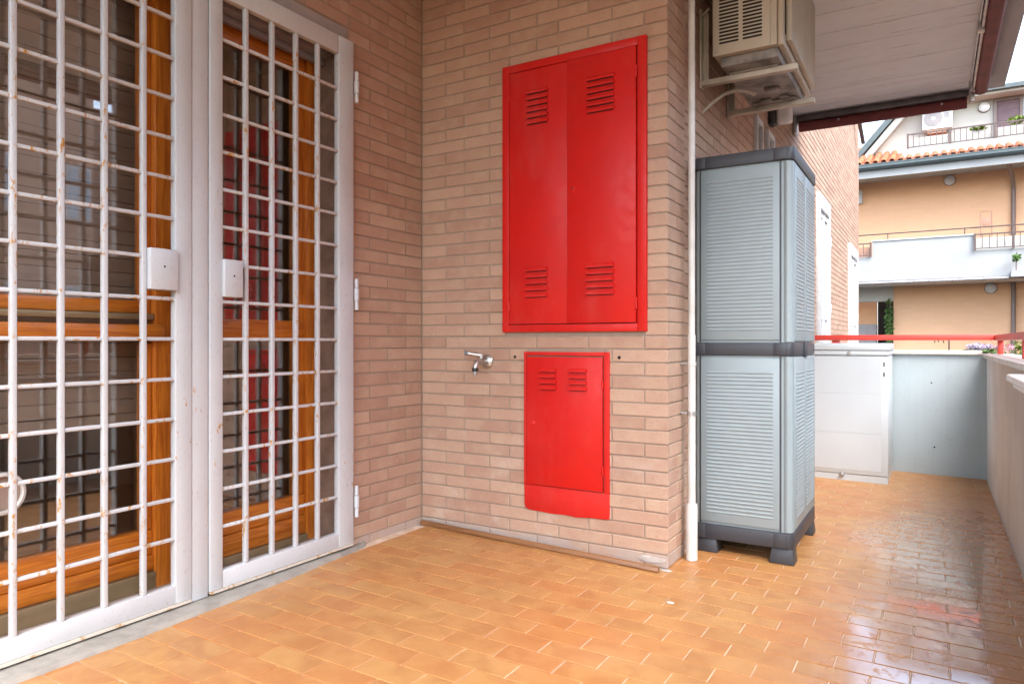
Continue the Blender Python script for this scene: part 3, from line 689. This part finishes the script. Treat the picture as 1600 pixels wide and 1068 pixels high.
# ------------------------------------------------------------------ grey resin cabinet
gc = empty('resin_cabinet', (-.79,3.83,0), 'tall grey resin storage cabinet with charcoal trim beside the white pipe', 'cabinet')
X0, X1, Y0, Y1 = -1.030, -.566, 3.487, 4.175
def corner_prof(x0,x1,y0,y1,r): return rr(x0,x1,y0,y1,r,4)
for (za,zb,nm) in ((.139,.968,'lower_body'),(1.031,1.885,'upper_body')):
    bo = MB().prism(corner_prof(X0+.004,X1-.006,Y0+.006,Y1-.004,.022), 'z', za, zb).build(nm, M['grey'], gc, smooth=True)
    # side panel with pressed ribs (faces the viewer), framed by a groove at the corner post
    xa, xb = X0+.035, X1-.058
    bx('panel', M['grey'], bo, xa, xb, Y0-.002, Y0+.006, za+.012, zb-.012, .004)
    bx('corner_groove', M['dgrey'], bo, xb+.0006, xb+.0075, Y0+.001, Y0+.008, za+.002, zb-.002)
    bx('corner_groove', M['dgrey'], bo, xa-.0065, xa-.0006, Y0+.001, Y0+.008, za+.002, zb-.002)
    MB().prism(corner_prof(xb+.008,X1,Y0,Y0+.09,.026), 'z', za+.003, zb-.003).build('corner_post', M['grey'], bo, smooth=True)
    rb = MB(); n = int((zb-za-.11)/.0185); zs = za+.055
    for i in range(n):
        z = zs+.0185*i; yy = Y0-.002
        rb.prism([(yy+.001,z),(yy-.0022,z+.005),(yy-.0026,z+.008),(yy+.001,z+.0145)], 'x', xa+.030, xb-.030)
    rb.build('rib_field', M['grey'], bo)['kind'] = 'stuff'
    # two doors on the terrace side
    for (ya,yb) in ((Y0+.05,(Y0+Y1)/2-.002),((Y0+Y1)/2+.002,Y1-.012)):
        dd = bx('door', M['grey'], bo, X1-.008, X1+.004, ya, yb, za+.006, zb-.006, .005)
        rb = MB()
        for i in range(n):
            z = zs+.0185*i; xx = X1+.004
            rb.prism([(xx-.001,z),(xx+.0024,z+.005),(xx+.0028,z+.008),(xx-.001,z+.0145)], 'y', ya+.035, yb-.035)
        rb.build('rib_field', M['grey'], dd)['kind'] = 'stuff'
def trim(name, za, zb, g=.006, lip=0):
    o = MB().prism(corner_prof(X0-g+.006,X1+g,Y0-g,Y1+g,.026), 'z', za, zb).build(name, M['dgrey'], gc, .003)
    for xx in (X0+.030, X1-.055):
        bx('notch', M['dgrey'], o, xx-.028, xx+.028, Y0-g-.004, Y0-g+.002, za+.002, zb-.002, .003)
    return o
trim('top', 1.886, 1.946, .008); trim('middle_band', .969, 1.030, .004); trim('base', .066, .138, .005)
bx('latch', M['dgrey'], gc, X1+.002, X1+.016, 3.79, 3.87, .962, 1.034, .004)
for (xx,yy) in ((X1-.050,Y0+.045),(X0+.060,Y0+.045),(X1-.050,Y1-.045),(X0+.060,Y1-.045)):
    z0_ = fz(xx)
    MB().add([(xx-.056,yy-.050,z0_),(xx+.058,yy-.050,z0_),(xx+.058,yy+.050,z0_),(xx-.056,yy+.050,z0_),(xx-.046,yy-.043,.066),(xx+.050,yy-.043,.066),(xx+.050,yy+.043,.066),(xx-.046,yy+.043,.066)],
             [(3,2,1,0),(4,5,6,7),(0,1,5,4),(1,2,6,5),(2,3,7,6),(3,0,4,7)]).build('foot', M['dgrey'], gc, .005)

# ------------------------------------------------------------------ air conditioner over it
ac = empty('air_conditioner', (-.79,4.0,2.42), 'aged cream air conditioner unit on brackets above the grey cabinet', 'air conditioner')
ax0, ax1, ay0, ay1, az0, az1 = -.958, -.622, 3.575, 4.43, 2.468, 2.995
bx('case', M['acw'], ac, ax0, ax1-.030, ay0+.004, ay1, az0+.004, az1, .006)
bx('base_tray', M['acd'], ac, ax0+.03, ax1-.03, ay0+.035, ay1-.03, az0-.045, az0+.003, .004)
bx('lower_foot', M['acd'], ac, ax0+.05, ax1-.05, ay0+.12, ay0+.20, 2.410, az0-.046, .002); bx('lower_foot', M['acd'], ac, ax0+.05, ax1-.05, ay1-.20, ay1-.12, 2.410, az0-.046, .002)
MB().prism(rr(ax1-.029,ax1,ay0,ay1-.002,.012), 'z', az0-.002, az1).build('front_frame', M['acw'], ac, .003)
fg = MB().box(ax1+.0006, ax1+.030, ay0+.06, ay1-.02, az0+.03, az1-.02).build('front_grille', M['acw'], ac, .008)
bx('front_seam', M['dark'], ac, ax1-.003, ax1+.003, ay0+.040, ay0+.055, az0+.06, az1-.01)
sp = bx('side_panel', M['acw'], ac, ax0-.002, ax1-.060, ay0-.006, ay0+.003, az0+.001, az1-.003, .004)
for i in range(26):
    zz = az0+.060+.0178*i
    if zz > az1-.02: break
    for xa,xb in ((ax0+.030,ax0+.128),(ax0+.145,ax0+.240)):
        MB().prism([(x_,z_) for x_,z_ in ((xa+.004,zz-.0048),(xb-.004,zz-.0048),(xb,zz),(xb-.004,zz+.0048),(xa+.004,zz+.0048),(xa,zz))], 'y', ay0-.0072, ay0-.0055).build('vent_slot', M['dark'], sp)
MB().lathe((ax0+.018,ay0-.006,az0+.018),(0,-1,0),[(.005,0),(.004,.002)],8).build('screw', M['steel'], sp)
for i,(u,v,s_) in enumerate(((-.80,4.02,.05),(-.86,4.20,.04),(-.75,4.18,.03))): bx('tray_block', M['acd'], ac, u, u+s_*1.6, v, v+s_, az0-.060, az0-.0455, .002)
for i,yy in enumerate((3.73,4.30)):
    bk = empty('wall_bracket', (XC,yy,2.38), ('cream steel bracket under the near side of the air conditioner','cream steel bracket under the far side of the air conditioner')[i], 'bracket')
    bx('upright', M['bracket'], bk, XC+.003, XC+.012, yy-.024, yy+.024, 2.375, 2.79, .002); bx('upright_web', M['bracket'], bk, XC+.012, XC+.040, yy+.018, yy+.024, 2.40, 2.78)
    bx('arm', M['bracket'], bk, XC+.013, -.580, yy-.022, yy+.017, 2.384, 2.412, .002)
    for k in range(2): MB().lathe((XC+.012,yy-.010+.016*k,2.402-.016*k),(1,0,0),[(.007,0),(.006,.002)],8).build('bolt', M['dark'], bk)
    MB().tube([(XC+.012,yy-.005,2.76),(XC+.05,yy-.005,2.79)], .007, 8).build('stay', M['bracket'], bk)
cb = MB().tube([(-.865,4.09,2.432),(-.90,4.02,2.432),(-.945,3.96,2.418),(-.99,3.90,2.385),(-1.025,3.84,2.335),(-1.05,3.80,2.292),(XC-.01,3.785,2.262)], [.021,.017,.012,.010,.009,.008,.008], 10).build('drain_hose', M['cable'], smooth=True); tag(cb, 'cream ribbed hose from the air conditioner into the brick wall', 'hose')

# small tilted windows and wall lamp above the cabinet
for i,(ya,yb) in enumerate(((5.03,5.24),(5.42,5.66))):
    wn = empty('vent_window', (XC,(ya+yb)/2,2.02), ('small white framed wall opening nearer to the air conditioner','small white framed wall opening farther from the air conditioner')[i], 'window')
    z0_, z1_ = 2.02, 2.60
    bx('frame_side', M['white'], wn, XC-.02, XC+.024, ya, ya+.03, z0_, z1_, .002); bx('frame_side', M['white'], wn, XC-.02, XC+.024, yb-.03, yb, z0_, z1_, .002)
    bx('frame_head', M['white'], wn, XC-.02, XC+.022, ya+.03, yb-.03, z1_-.045, z1_, .002); bx('frame_sill', M['white'], wn, XC-.02, XC+.022, ya+.03, yb-.03, z0_, z0_+.04, .002)
    bx('pane', M['box'], wn, XC-.006, XC-.002, ya+.03, yb-.03, z0_+.04, z1_-.045)
wl = empty('wall_lamp', (XC,5.55,2.72), 'white oval wall lamp with black base under the awning', 'lamp')
bx('base', M['black'], wl, XC+.001, XC+.055, 5.50, 5.60, 2.655, 2.80, .012)
MB().prism(rr(XC+.056,XC+.165,5.50,5.60,.03), 'z', 2.66, 2.80).build('shade', M['lamp'], wl, .02, 3)

# ------------------------------------------------------------------ awnings under the slab
a1 = empty('awning', (-.4,6.62,2.9), 'closed maroon awning roll across the far end of the balcony above', 'awning')
bx('cassette', M['ametal'], a1, XC+.03, .235, 6.585, 6.70, 2.955, 3.012, .006)
MB().tube([(XC+.05,6.615,2.918),(.22,6.615,2.918)], .044, 16).build('fabric_roll', M['maroon'], a1, smooth=True)
bx('front_bar', M['ametal'], a1, XC+.04, .23, 6.555, 6.580, 2.955, 2.985, .004)
bx('end_bracket', M['steel'], a1, XC+.004, XC+.028, 6.57, 6.68, 2.86, 3.01, .003)
for xx in (-.70,.05): MB().lathe((xx,6.57,2.925),(0,-1,0),[(.010,0),(.008,.005)],10).build('bolt', M['steel'], a1)
a2 = empty('awning', (.30,3.5,2.9), 'closed maroon awning roll along the right edge of the balcony above', 'awning')
MB().tube([(.305,.2,2.950),(.305,1.0,2.952),(.305,3.0,2.948),(.303,6.42,2.952)], .046, 18).build('fabric_roll', M['maroon'], a2, smooth=True)
bx('cassette', M['ametal'], a2, .255, .345, .2, 6.44, 2.999, 3.018, .002)
for i,(xx,zz) in enumerate(((.238,2.965),(.252,2.935))): MB().tube([(xx,.25,zz),(xx,6.40,zz)], .0085, 8).build('arm_rod', M['amet2'], a2, smooth=True)
for yy in (6.35,5.15,3.9): bx('elbow', M['amet2'], a2, .226, .264, yy-.035, yy+.035, 2.920, 2.980, .006)
bx('end_bracket', M['amet2'], a2, .225, .262, 6.40, 6.44, 2.86, 3.016, .004)

# ------------------------------------------------------------------ white windows of the side wall beyond the terrace
for i,(ya,yb,za,zb) in enumerate(((8.02,8.95,.8,2.62),(11.2,12.4,.8,2.46))):
    wn = empty('white_window', (XC,(ya+yb)/2,za), ('white framed window in the side wall just past the grey cabinet','white framed window in the side wall by its far corner')[i], 'window')
    bx('frame_side', M['white'], wn, XC-.005, XC+.035, ya, ya+.10, za, zb, .003); bx('frame_side', M['white'], wn, XC-.005, XC+.035, yb-.10, yb, za, zb, .003); bx('frame_head', M['white'], wn, XC-.005, XC+.034, ya+.10, yb-.10, zb-.16, zb, .003)
    for k in range(2):
        a_ = ya+.102+(yb-ya-.204)*k/2; b_ = ya+.102+(yb-ya-.204)*(k+1)/2-.004
        s_ = MB(); s_.box(XC-.004, XC+.012+.006*k, a_, a_+.05, za, zb-.162); s_.box(XC-.004, XC+.012+.006*k, b_-.05, b_, za, zb-.162); s_.box(XC-.004, XC+.011+.006*k, a_+.05, b_-.05, zb-.23, zb-.162); s_.box(XC-.004, XC+.011+.006*k, a_+.05, b_-.05, 1.28, 1.36)
        so2 = s_.build('sash', M['white'], wn); bx('pane', M['glassw'], so2, XC-.003, XC+.004, a_+.05, b_-.05, za, zb-.23)
    for zz in (1.42,2.2): bx('shutter_stop', M['white'], wn, XC+.002, XC+.03, yb+.06, yb+.11, zz-.06, zz+.06, .003)
ab = MB().tube([(XC+.04,11.7,4.75),(XC+.10,12.45,4.18)], .03, 8).build('metal_bar', M['iron']); tag(ab, 'dark metal bar on the side wall near its far top corner', 'bar')

# ------------------------------------------------------------------ flowers beyond the corner rail
def leaves(n, c, r, size, seed, up=.4):
    rn = random.Random(seed); m = MB()
    for i in range(n):
        while True:
            d = Vector((rn.uniform(-1,1),rn.uniform(-1,1),rn.uniform(-1,1)))
            if d.length < 1: break
        p = Vector((c[0]+d.x*r[0], c[1]+d.y*r[1], c[2]+d.z*r[2])); s_ = size*rn.uniform(.6,1.3)
        u = Vector((rn.uniform(-1,1),rn.uniform(-1,1),rn.uniform(-.5,up))).normalized(); v = u.orthogonal().normalized(); v.rotate(Matrix.Rotation(rn.uniform(0,6.28),3,u))
        nn = u.cross(v)*s_*.12
        m.add([p-u*s_, p-v*s_*.45+nn, p+u*s_, p+v*s_*.45+nn], [(0,1,2),(0,2,3)])
    return m
fp = empty('flower_box', (.37,6.80,.88), 'planter of lilac and pink flowers outside the corner of the red rail', 'flowers')
bx('trough', M['terra'], fp, .20, .56, 6.745, 6.86, .82, .935, .004)
leaves(220, (.36,6.80,.965), (.17,.05,.03), .016, 21).build('foliage', M['leaf'], fp, fix=False)
leaves(260, (.31,6.79,.995), (.10,.05,.028), .012, 22, 1).build('blossoms', M['flower'], fp, fix=False); leaves(170, (.46,6.79,.985), (.09,.05,.035), .011, 23, 1).build('blossoms', M['flower2'], fp, fix=False)
sb2 = empty('garden_shrub', (.86,9.0,0), 'yellow green shrub tip above the rail at the right edge', 'shrub')
leaves(300, (.86,9.0,.95), (.16,.15,.22), .035, 31).build('crown', M['leafy'], sb2, fix=False); MB().tube([(.86,9,-6.6),(.85,9,-2),(.86,9,.95)], [.07,.05,.01], 8).build('trunk', M['brown'], sb2)

# ------------------------------------------------------------------ building across the gap (faces -y)
hb = empty('apartment_house', (0,21.2,-6.6), 'orange house with white balcony, tiled eave and cream attic beyond the terrace', 'house')
WY = 21.2
bx('wall', M['orange'], hb, -.93, 9, WY, WY+.3, -6.6, 5.45); bx('upper_wall', M['orange'], hb, -7, -.9305, WY, WY+.3, 2.56, 5.45)
bx('beam', M['cream'], hb, -7, -.932, WY-.02, WY+.35, 2.12, 2.54); bx('recess_wall', M['orange'], hb, -7, -1.42, WY+1.6, WY+1.8, -6.6, 2.6); bx('recess_floor', M['bwhite'], hb, -7, -.95, WY-.8, WY+3, .0, .18)
bx('recess_side', M['cream'], hb, -.93, -.80, WY+.301, WY+2.2, -1, 2.6); bx('dark_doorway', M['dark'], hb, -1.42, -.94, WY+2.0, WY+2.1, -1, 2.6)
bx('recess_ledge', M['box'], hb, -3.0, -1.36, WY+.5, WY+.9, .18, 1.52, .02)
bx('balcony_floor', M['cream'], hb, -7, 9, 20.02, WY, 2.50, 2.62)
pa = MB().prism([(-1.34,2.56),(.80,2.56),(.80,3.556),(-1.34,3.556)], 'y', 19.9, 20.02).build('parapet', M['bwhite'], hb)
MB().box(.8005, 9, 19.9, 20.02, 2.56, 3.20).build('parapet', M['bwhite'], hb); MB().box(-7, -1.3405, 19.9, 20.02, 2.56, 3.18).build('parapet', M['bwhite'], hb)
MB().box(-1.36, .82, 19.87, 20.05, 3.5565, 3.585).build('parapet_cap', M['coping'], hb)
MB().box(.8005, 9, 20.03, 20.3, 3.0, 3.50).build('planter', M['cream'], hb); MB().box(-7, -1.42, 20.03, 20.3, 3.0, 3.44).build('planter', M['terra'], hb)
MB().tube([(-7,19.93,2.505),(1.48,19.93,2.52)], .045, 10).build('drain_pipe', M['amet2'], hb, smooth=True)
bx('side_balcony', M['bwhite'], hb, 1.5, 9, 19.62, 19.88, 2.52, 2.66)
# eave, gutter, roof tiles
bx('eave_soffit', M['bwhite'], hb, -7, 9, 19.95, WY, 5.30, 5.34); bx('fascia', M['bwhite'], hb, -7, 9, 19.90, 19.95, 5.16, 5.36)
MB().prism([(19.74,5.46),(19.74,5.40),(19.77,5.36),(19.84,5.34),(19.89,5.37),(19.89,5.46)], 'x', -1.75, 9).build('gutter', M['green'], hb)
MB().box(-1.75, 9, 19.73, 19.90, 5.462, 5.485).build('gutter_lip', M['green'], hb)
roof = MB().quad((-7,19.84,5.49),(9,19.84,5.49),(9,21.3,6.015),(-7,21.3,6.015)).build('roof', M['coppo'], hb, fix=False)
tcm = {}
def coppo(x, y0_, z0_, L, r=.075):
    k_ = (round(L,2),)
    if k_ not in tcm:
        m = MB(); n = 8; sl_ = .36
        for t,rr_ in ((0,r),(L,r*.86)):
            for i in range(n+1):
                a_ = math.pi*i/n; m.v.append((math.cos(a_)*rr_, t, t*sl_+math.sin(a_)*rr_))
            for i in range(n+1):
                a_ = math.pi*i/n; m.v.append((math.cos(a_)*(rr_-.014), t, t*sl_+math.sin(a_)*(rr_-.014)))
        N1 = n+1
        for i in range(n): m.f += [(i,i+1,2*N1+i+1,2*N1+i),(N1+i+1,N1+i,3*N1+i,3*N1+i+1),(i+1,i,N1+i,N1+i+1)]
        me = bpy.data.meshes.new('roof_tile'); me.from_pydata(m.v, [], m.f); me.materials.append(M['coppo']); tcm[k_] = me
        for p in me.polygons: p.use_smooth = True
    return slot(roof, tcm[k_], Vector((x, y0_, z0_))-WL[roof], (0, random.uniform(-.05,.05), random.uniform(-.02,.02)), 'roof_tile')
x = -2.2
while x < 2.6:
    coppo(x, 19.79, 5.50, .50)
    if x < -.72:
        coppo(x, 20.20, 5.65, .50); coppo(x, 20.61, 5.80, .50); coppo(x, 21.02, 5.95, .50)
    x += .185
# attic
at_ = MB().prism([(-1.72,5.60),(-1.70,6.07),(-.80,7.15),(9,7.15),(9,5.60)], 'y', 21.35, 21.6).build('attic_wall', M['cream'], hb)
MB().box(-.70, 9, 20.42, 20.56, 5.60, 5.90).build('terrace_curb', M['bwhite'], hb)
MB().prism([(-1.92,5.92),(-1.80,5.86),(-.68,7.16),(-.78,7.26)], 'y', 20.95, 21.34).build('verge', M['green'], hb)
MB().prism([(-1.80,5.80),(-1.68,5.72),(-.60,6.98),(-.70,7.10)], 'y', 21.05, 21.348).build('verge_board', M['cream'], hb)
MB().box(-.78, 9, 20.70, 20.82, 7.16, 7.26).build('upper_gutter', M['green'], hb); MB().box(-.70, 9, 20.83, 21.40, 7.10, 7.16).build('upper_eave', M['cream'], hb)
MB().quad((-.78,20.78,7.27),(9,20.78,7.27),(9,26,7.42),(-.78,26,7.42)).build('upper_roof', M['coppo'], hb, fix=False)
sw = bx('shutter', M['shut'], hb, 1.335, 1.80, 21.30, 21.345, 5.9, 7.02, .005); 
for zz in range(18): MB().box(1.365, 1.77, 21.293, 21.299, 5.93+.06*zz, 5.965+.06*zz).build('slat', M['shut'], sw)
bx('door_frame', M['brown'], hb, 1.27, 1.334, 21.28, 21.348, 5.9, 7.07); bx('door_frame', M['brown'], hb, 1.801, 1.87, 21.28, 21.348, 5.9, 7.07); bx('door_frame', M['brown'], hb, 1.334, 1.801, 21.28, 21.348, 7.022, 7.07)
bx('door_pane', M['glassw'], hb, 1.871, 2.6, 21.32, 21.348, 5.9, 7.05)
for (xx,yy,zz,r_) in ((.336,WY,5.15,.135),(1.203,WY,2.37,.135),(1.075,21.35,6.93,.135)):
    lp = MB().lathe((xx,yy,zz),(0,-1,0),[(r_,0),(r_,.03),(r_*.95,.04)],24).build('round_lamp', M['iron'], hb, smooth=True); MB().lathe((xx,yy-.041,zz),(0,-1,0),[(r_*.93,0),(r_*.85,.03),(r_*.5,.055),(r_*.1,.062)],24).build('globe', M['lamp'], lp, smooth=True)
MB().tube([(1.45,20.0,5.33),(1.62,20.9,5.02),(1.66,21.12,4.80),(1.66,21.12,2.62)], .05, 10).build('downpipe', M['brown'], hb, smooth=True); MB().tube([(1.66,21.12,2.5),(1.66,21.12,-6)], .05, 10).build('downpipe', M['brown'], hb, smooth=True)
bx('meter_box', M['white'], hb, -1.86, -1.66, WY-.14, WY, 4.75, 5.10, .02)
# railings
def railing(name, label, x0, x1, y, z0, z1, step, postx):
    r_ = empty(name, ((x0+x1)/2,y,z0), label, 'railing')
    bx('top_rail', M['iron'], r_, x0, x1, y-.015, y+.015, z1-.03, z1); bx('bottom_rail', M['iron'], r_, x0, x1, y-.012, y+.012, z0, z0+.022)
    xx = x0+step
    while xx < min(x1, 2.6): bx('baluster', M['iron'], r_, xx-.008, xx+.008, y-.008, y+.008, z0+.022, z1-.03); xx += step
    for p_ in postx: bx('post', M['iron'], r_, p_-.022, p_+.022, y-.022, y+.022, z0-.03, z1+.01)
    return r_
railing('iron_railing', 'dark iron railing with flower boxes on the attic terrace opposite', -.58, 4.5, 20.45, 5.93, 6.28, .125, (-.58,.33,1.24,2.15))
railing('iron_railing', 'dark iron planter railing set in the right of the white balcony', .815, 4.5, 19.84, 3.215, 3.57, .145, (.815,1.56))
railing('iron_railing', 'dark iron planter railing at the left end of the white balcony', -4.0, -1.375, 19.84, 3.20, 3.52, .145, (-1.375,))
hr = empty('balcony_handrail', (0,20.0,3.58), 'thin dark handrail above the white balcony opposite', 'handrail')
MB().tube([(-7,19.96,3.735),(8,19.96,3.745)], .016, 8).build('rail', M['iron'], hr)
for xx in (-2.2,-1.0,.62,2.1): MB().tube([(xx,19.96,3.586),(xx,19.96,3.735)], .012, 8).build('post', M['iron'], hr)
for i,(xa,xb) in enumerate(((-.45,.28),(.36,1.17),(1.29,2.1))):
    fb = empty('flower_box', ((xa+xb)/2,20.55,5.83), ('cream flower box behind the attic railing, left of three','cream flower box behind the attic railing, middle of three','cream flower box with green bush behind the attic railing, right of three')[i], 'flower box')
    bx('trough', M['cream'], fb, xa, xb, 20.565, 20.70, 5.88, 6.19, .01)
    if i: leaves(120, ((xa+xb)/2+(.15 if i==1 else 0),20.6,6.24 if i==1 else 6.32), (.16+.04*i,.09,.06+.04*(i-1)), .05, 40+i).build('foliage', M['leafy'], fb, fix=False)
fan = empty('air_conditioner', (.06,21.1,6.45), 'white air conditioner with round fan on the cream attic wall', 'air conditioner')
bx('case', M['white'], fan, -.27, .40, 21.02, 21.34, 6.47, 7.02, .02)
gr = MB().lathe((-.03,21.02,6.745),(0,-1,0),[(.205,0),(.205,.008),(.19,.012)],28).build('fan_grille', M['box'], fan, smooth=True); MB().lathe((-.03,21.007,6.745),(0,-1,0),[(.05,0),(.04,.01)],16).build('fan_hub', M['lamp'], gr)
for i in range(3): bx('vent', M['box'], fan, .21, .32, 21.012, 21.019, 6.72+.05*i, 6.755+.05*i)
bx('foot', M['terra'], fan, -.16, .26, 21.05, 21.34, 6.38, 6.468)
ch = empty('folding_chair', (1.14,20.6,2.62), 'brown folding chair standing on the white balcony opposite', 'chair')
m = MB(); m.tube([(.96,20.6,2.62),(.97,20.62,4.20),(1.19,20.62,4.20),(1.21,20.6,2.62)], .018, 8); m.build('frame', M['terra'], ch); bx('back_panel', M['terra'], ch, .995, 1.165, 20.60, 20.63, 3.86, 4.05, .01)
bx('seat', M['terra'], ch, .97, 1.21, 20.2, 20.6, 3.05, 3.09, .01)
for xx in (.98,1.20): MB().tube([(xx,20.15,2.62),(xx,20.45,3.2)], .016, 8).build('leg', M['terra'], ch)
iv = empty('ivy', (-1.03,WY-.1,.2), 'green ivy climbing beside the dark doorway opposite', 'ivy')
leaves(420, (-1.03,WY-.10,1.45), (.11,.08,.75), .045, 51).build('foliage', M['leaf'], iv, fix=False); MB().tube([(-1.0,WY-.05,.18),(-1.02,WY-.08,1.2),(-1.0,WY-.06,2.1)], .012, 6).build('stem', M['brown'], iv)
pl = empty('balcony_plant', (1.62,19.5,2.66), 'small green plant growing on the lower right balcony ledge', 'plant')
leaves(60, (1.60,19.70,2.95), (.09,.06,.10), .05, 52).build('foliage', M['leaf'], pl, fix=False); MB().tube([(1.6,19.7,2.66),(1.6,19.7,2.95)], .012, 6).build('stem', M['brown'], pl)
# farther roof at the left
h2 = empty('distant_house', (-5,34,-6.6), 'pale house with pinkish tiled roof farther behind the side wall corner', 'house')
bx('wall', M['cream'], h2, -14, -2.4, 34, 40, -6.6, 8.7); MB().prism([(33.6,8.6),(40.5,8.6),(37,10.2)], 'x', -14, -2.2).build('roof', M['coppo'], h2)

# ------------------------------------------------------------------ brick block opposite (seen mirrored in the door glass)
ob = empty('brick_block', (10.3,6,-6.6), 'brick apartment block across the street mirrored in the door glass', 'building')
bx('wall', M['opp'], ob, 10.2, 14, -14, 8.36, -6.6, 6.6); bx('roof', M['coppo'], ob, 10.0, 14.2, -14.2, 8.5, 6.6, 6.75)
bx('rear_wing', M['oppd'], ob, 11.6, 16, 8.361, 22, -6.6, 6.5)
for zz in (-1.4,1.05,3.55):
    for yy,hw in ((-10.4,.48),(-7.2,.48),(-4.0,.48),(-.8,.48),(2.4,.48),(4.4,.30),(6.36,.48),(8.03,.25)):
        wn = bx('window', M['white'], ob, 10.14, 10.199, yy-hw, yy+hw, zz, zz+1.15)
        for (pa_,pb_) in ((yy-hw+.05,yy-.02),(yy+.02,yy+hw-.05)): bx('pane', M['glassw'], wn, 10.125, 10.139, pa_, pb_, zz+.06, zz+1.09)
    for yy in (9.8,12.6,15.4): bx('wing_window', M['oppd'], ob, 11.55, 11.599, yy-.5, yy+.5, zz, zz+1.15)

# alike things share a group
GROUPS = {'security_gate':'barred gates in the brick wall','wooden_door':'glazed doors behind the gates','metal_cabinet':'red cabinets on the pier','wall_bracket':'brackets of the air conditioner',
  'vent_window':'small wall openings above the cabinet','white_window':'white windows of the side wall','awning':'rolled awnings under the slab','iron_railing':'iron railings of the house opposite',
  'flower_box':'flower boxes','cement_smear':'cement smears at the pier foot','drill_hole':'drilled holes in the pier','brick_wall':'brick walls','air_conditioner':'air conditioner units'}
for o in list(COL.objects):
    b_ = o.name.split('.')[0]
    if o.parent is None and b_ in GROUPS: o['group'] = GROUPS[b_]
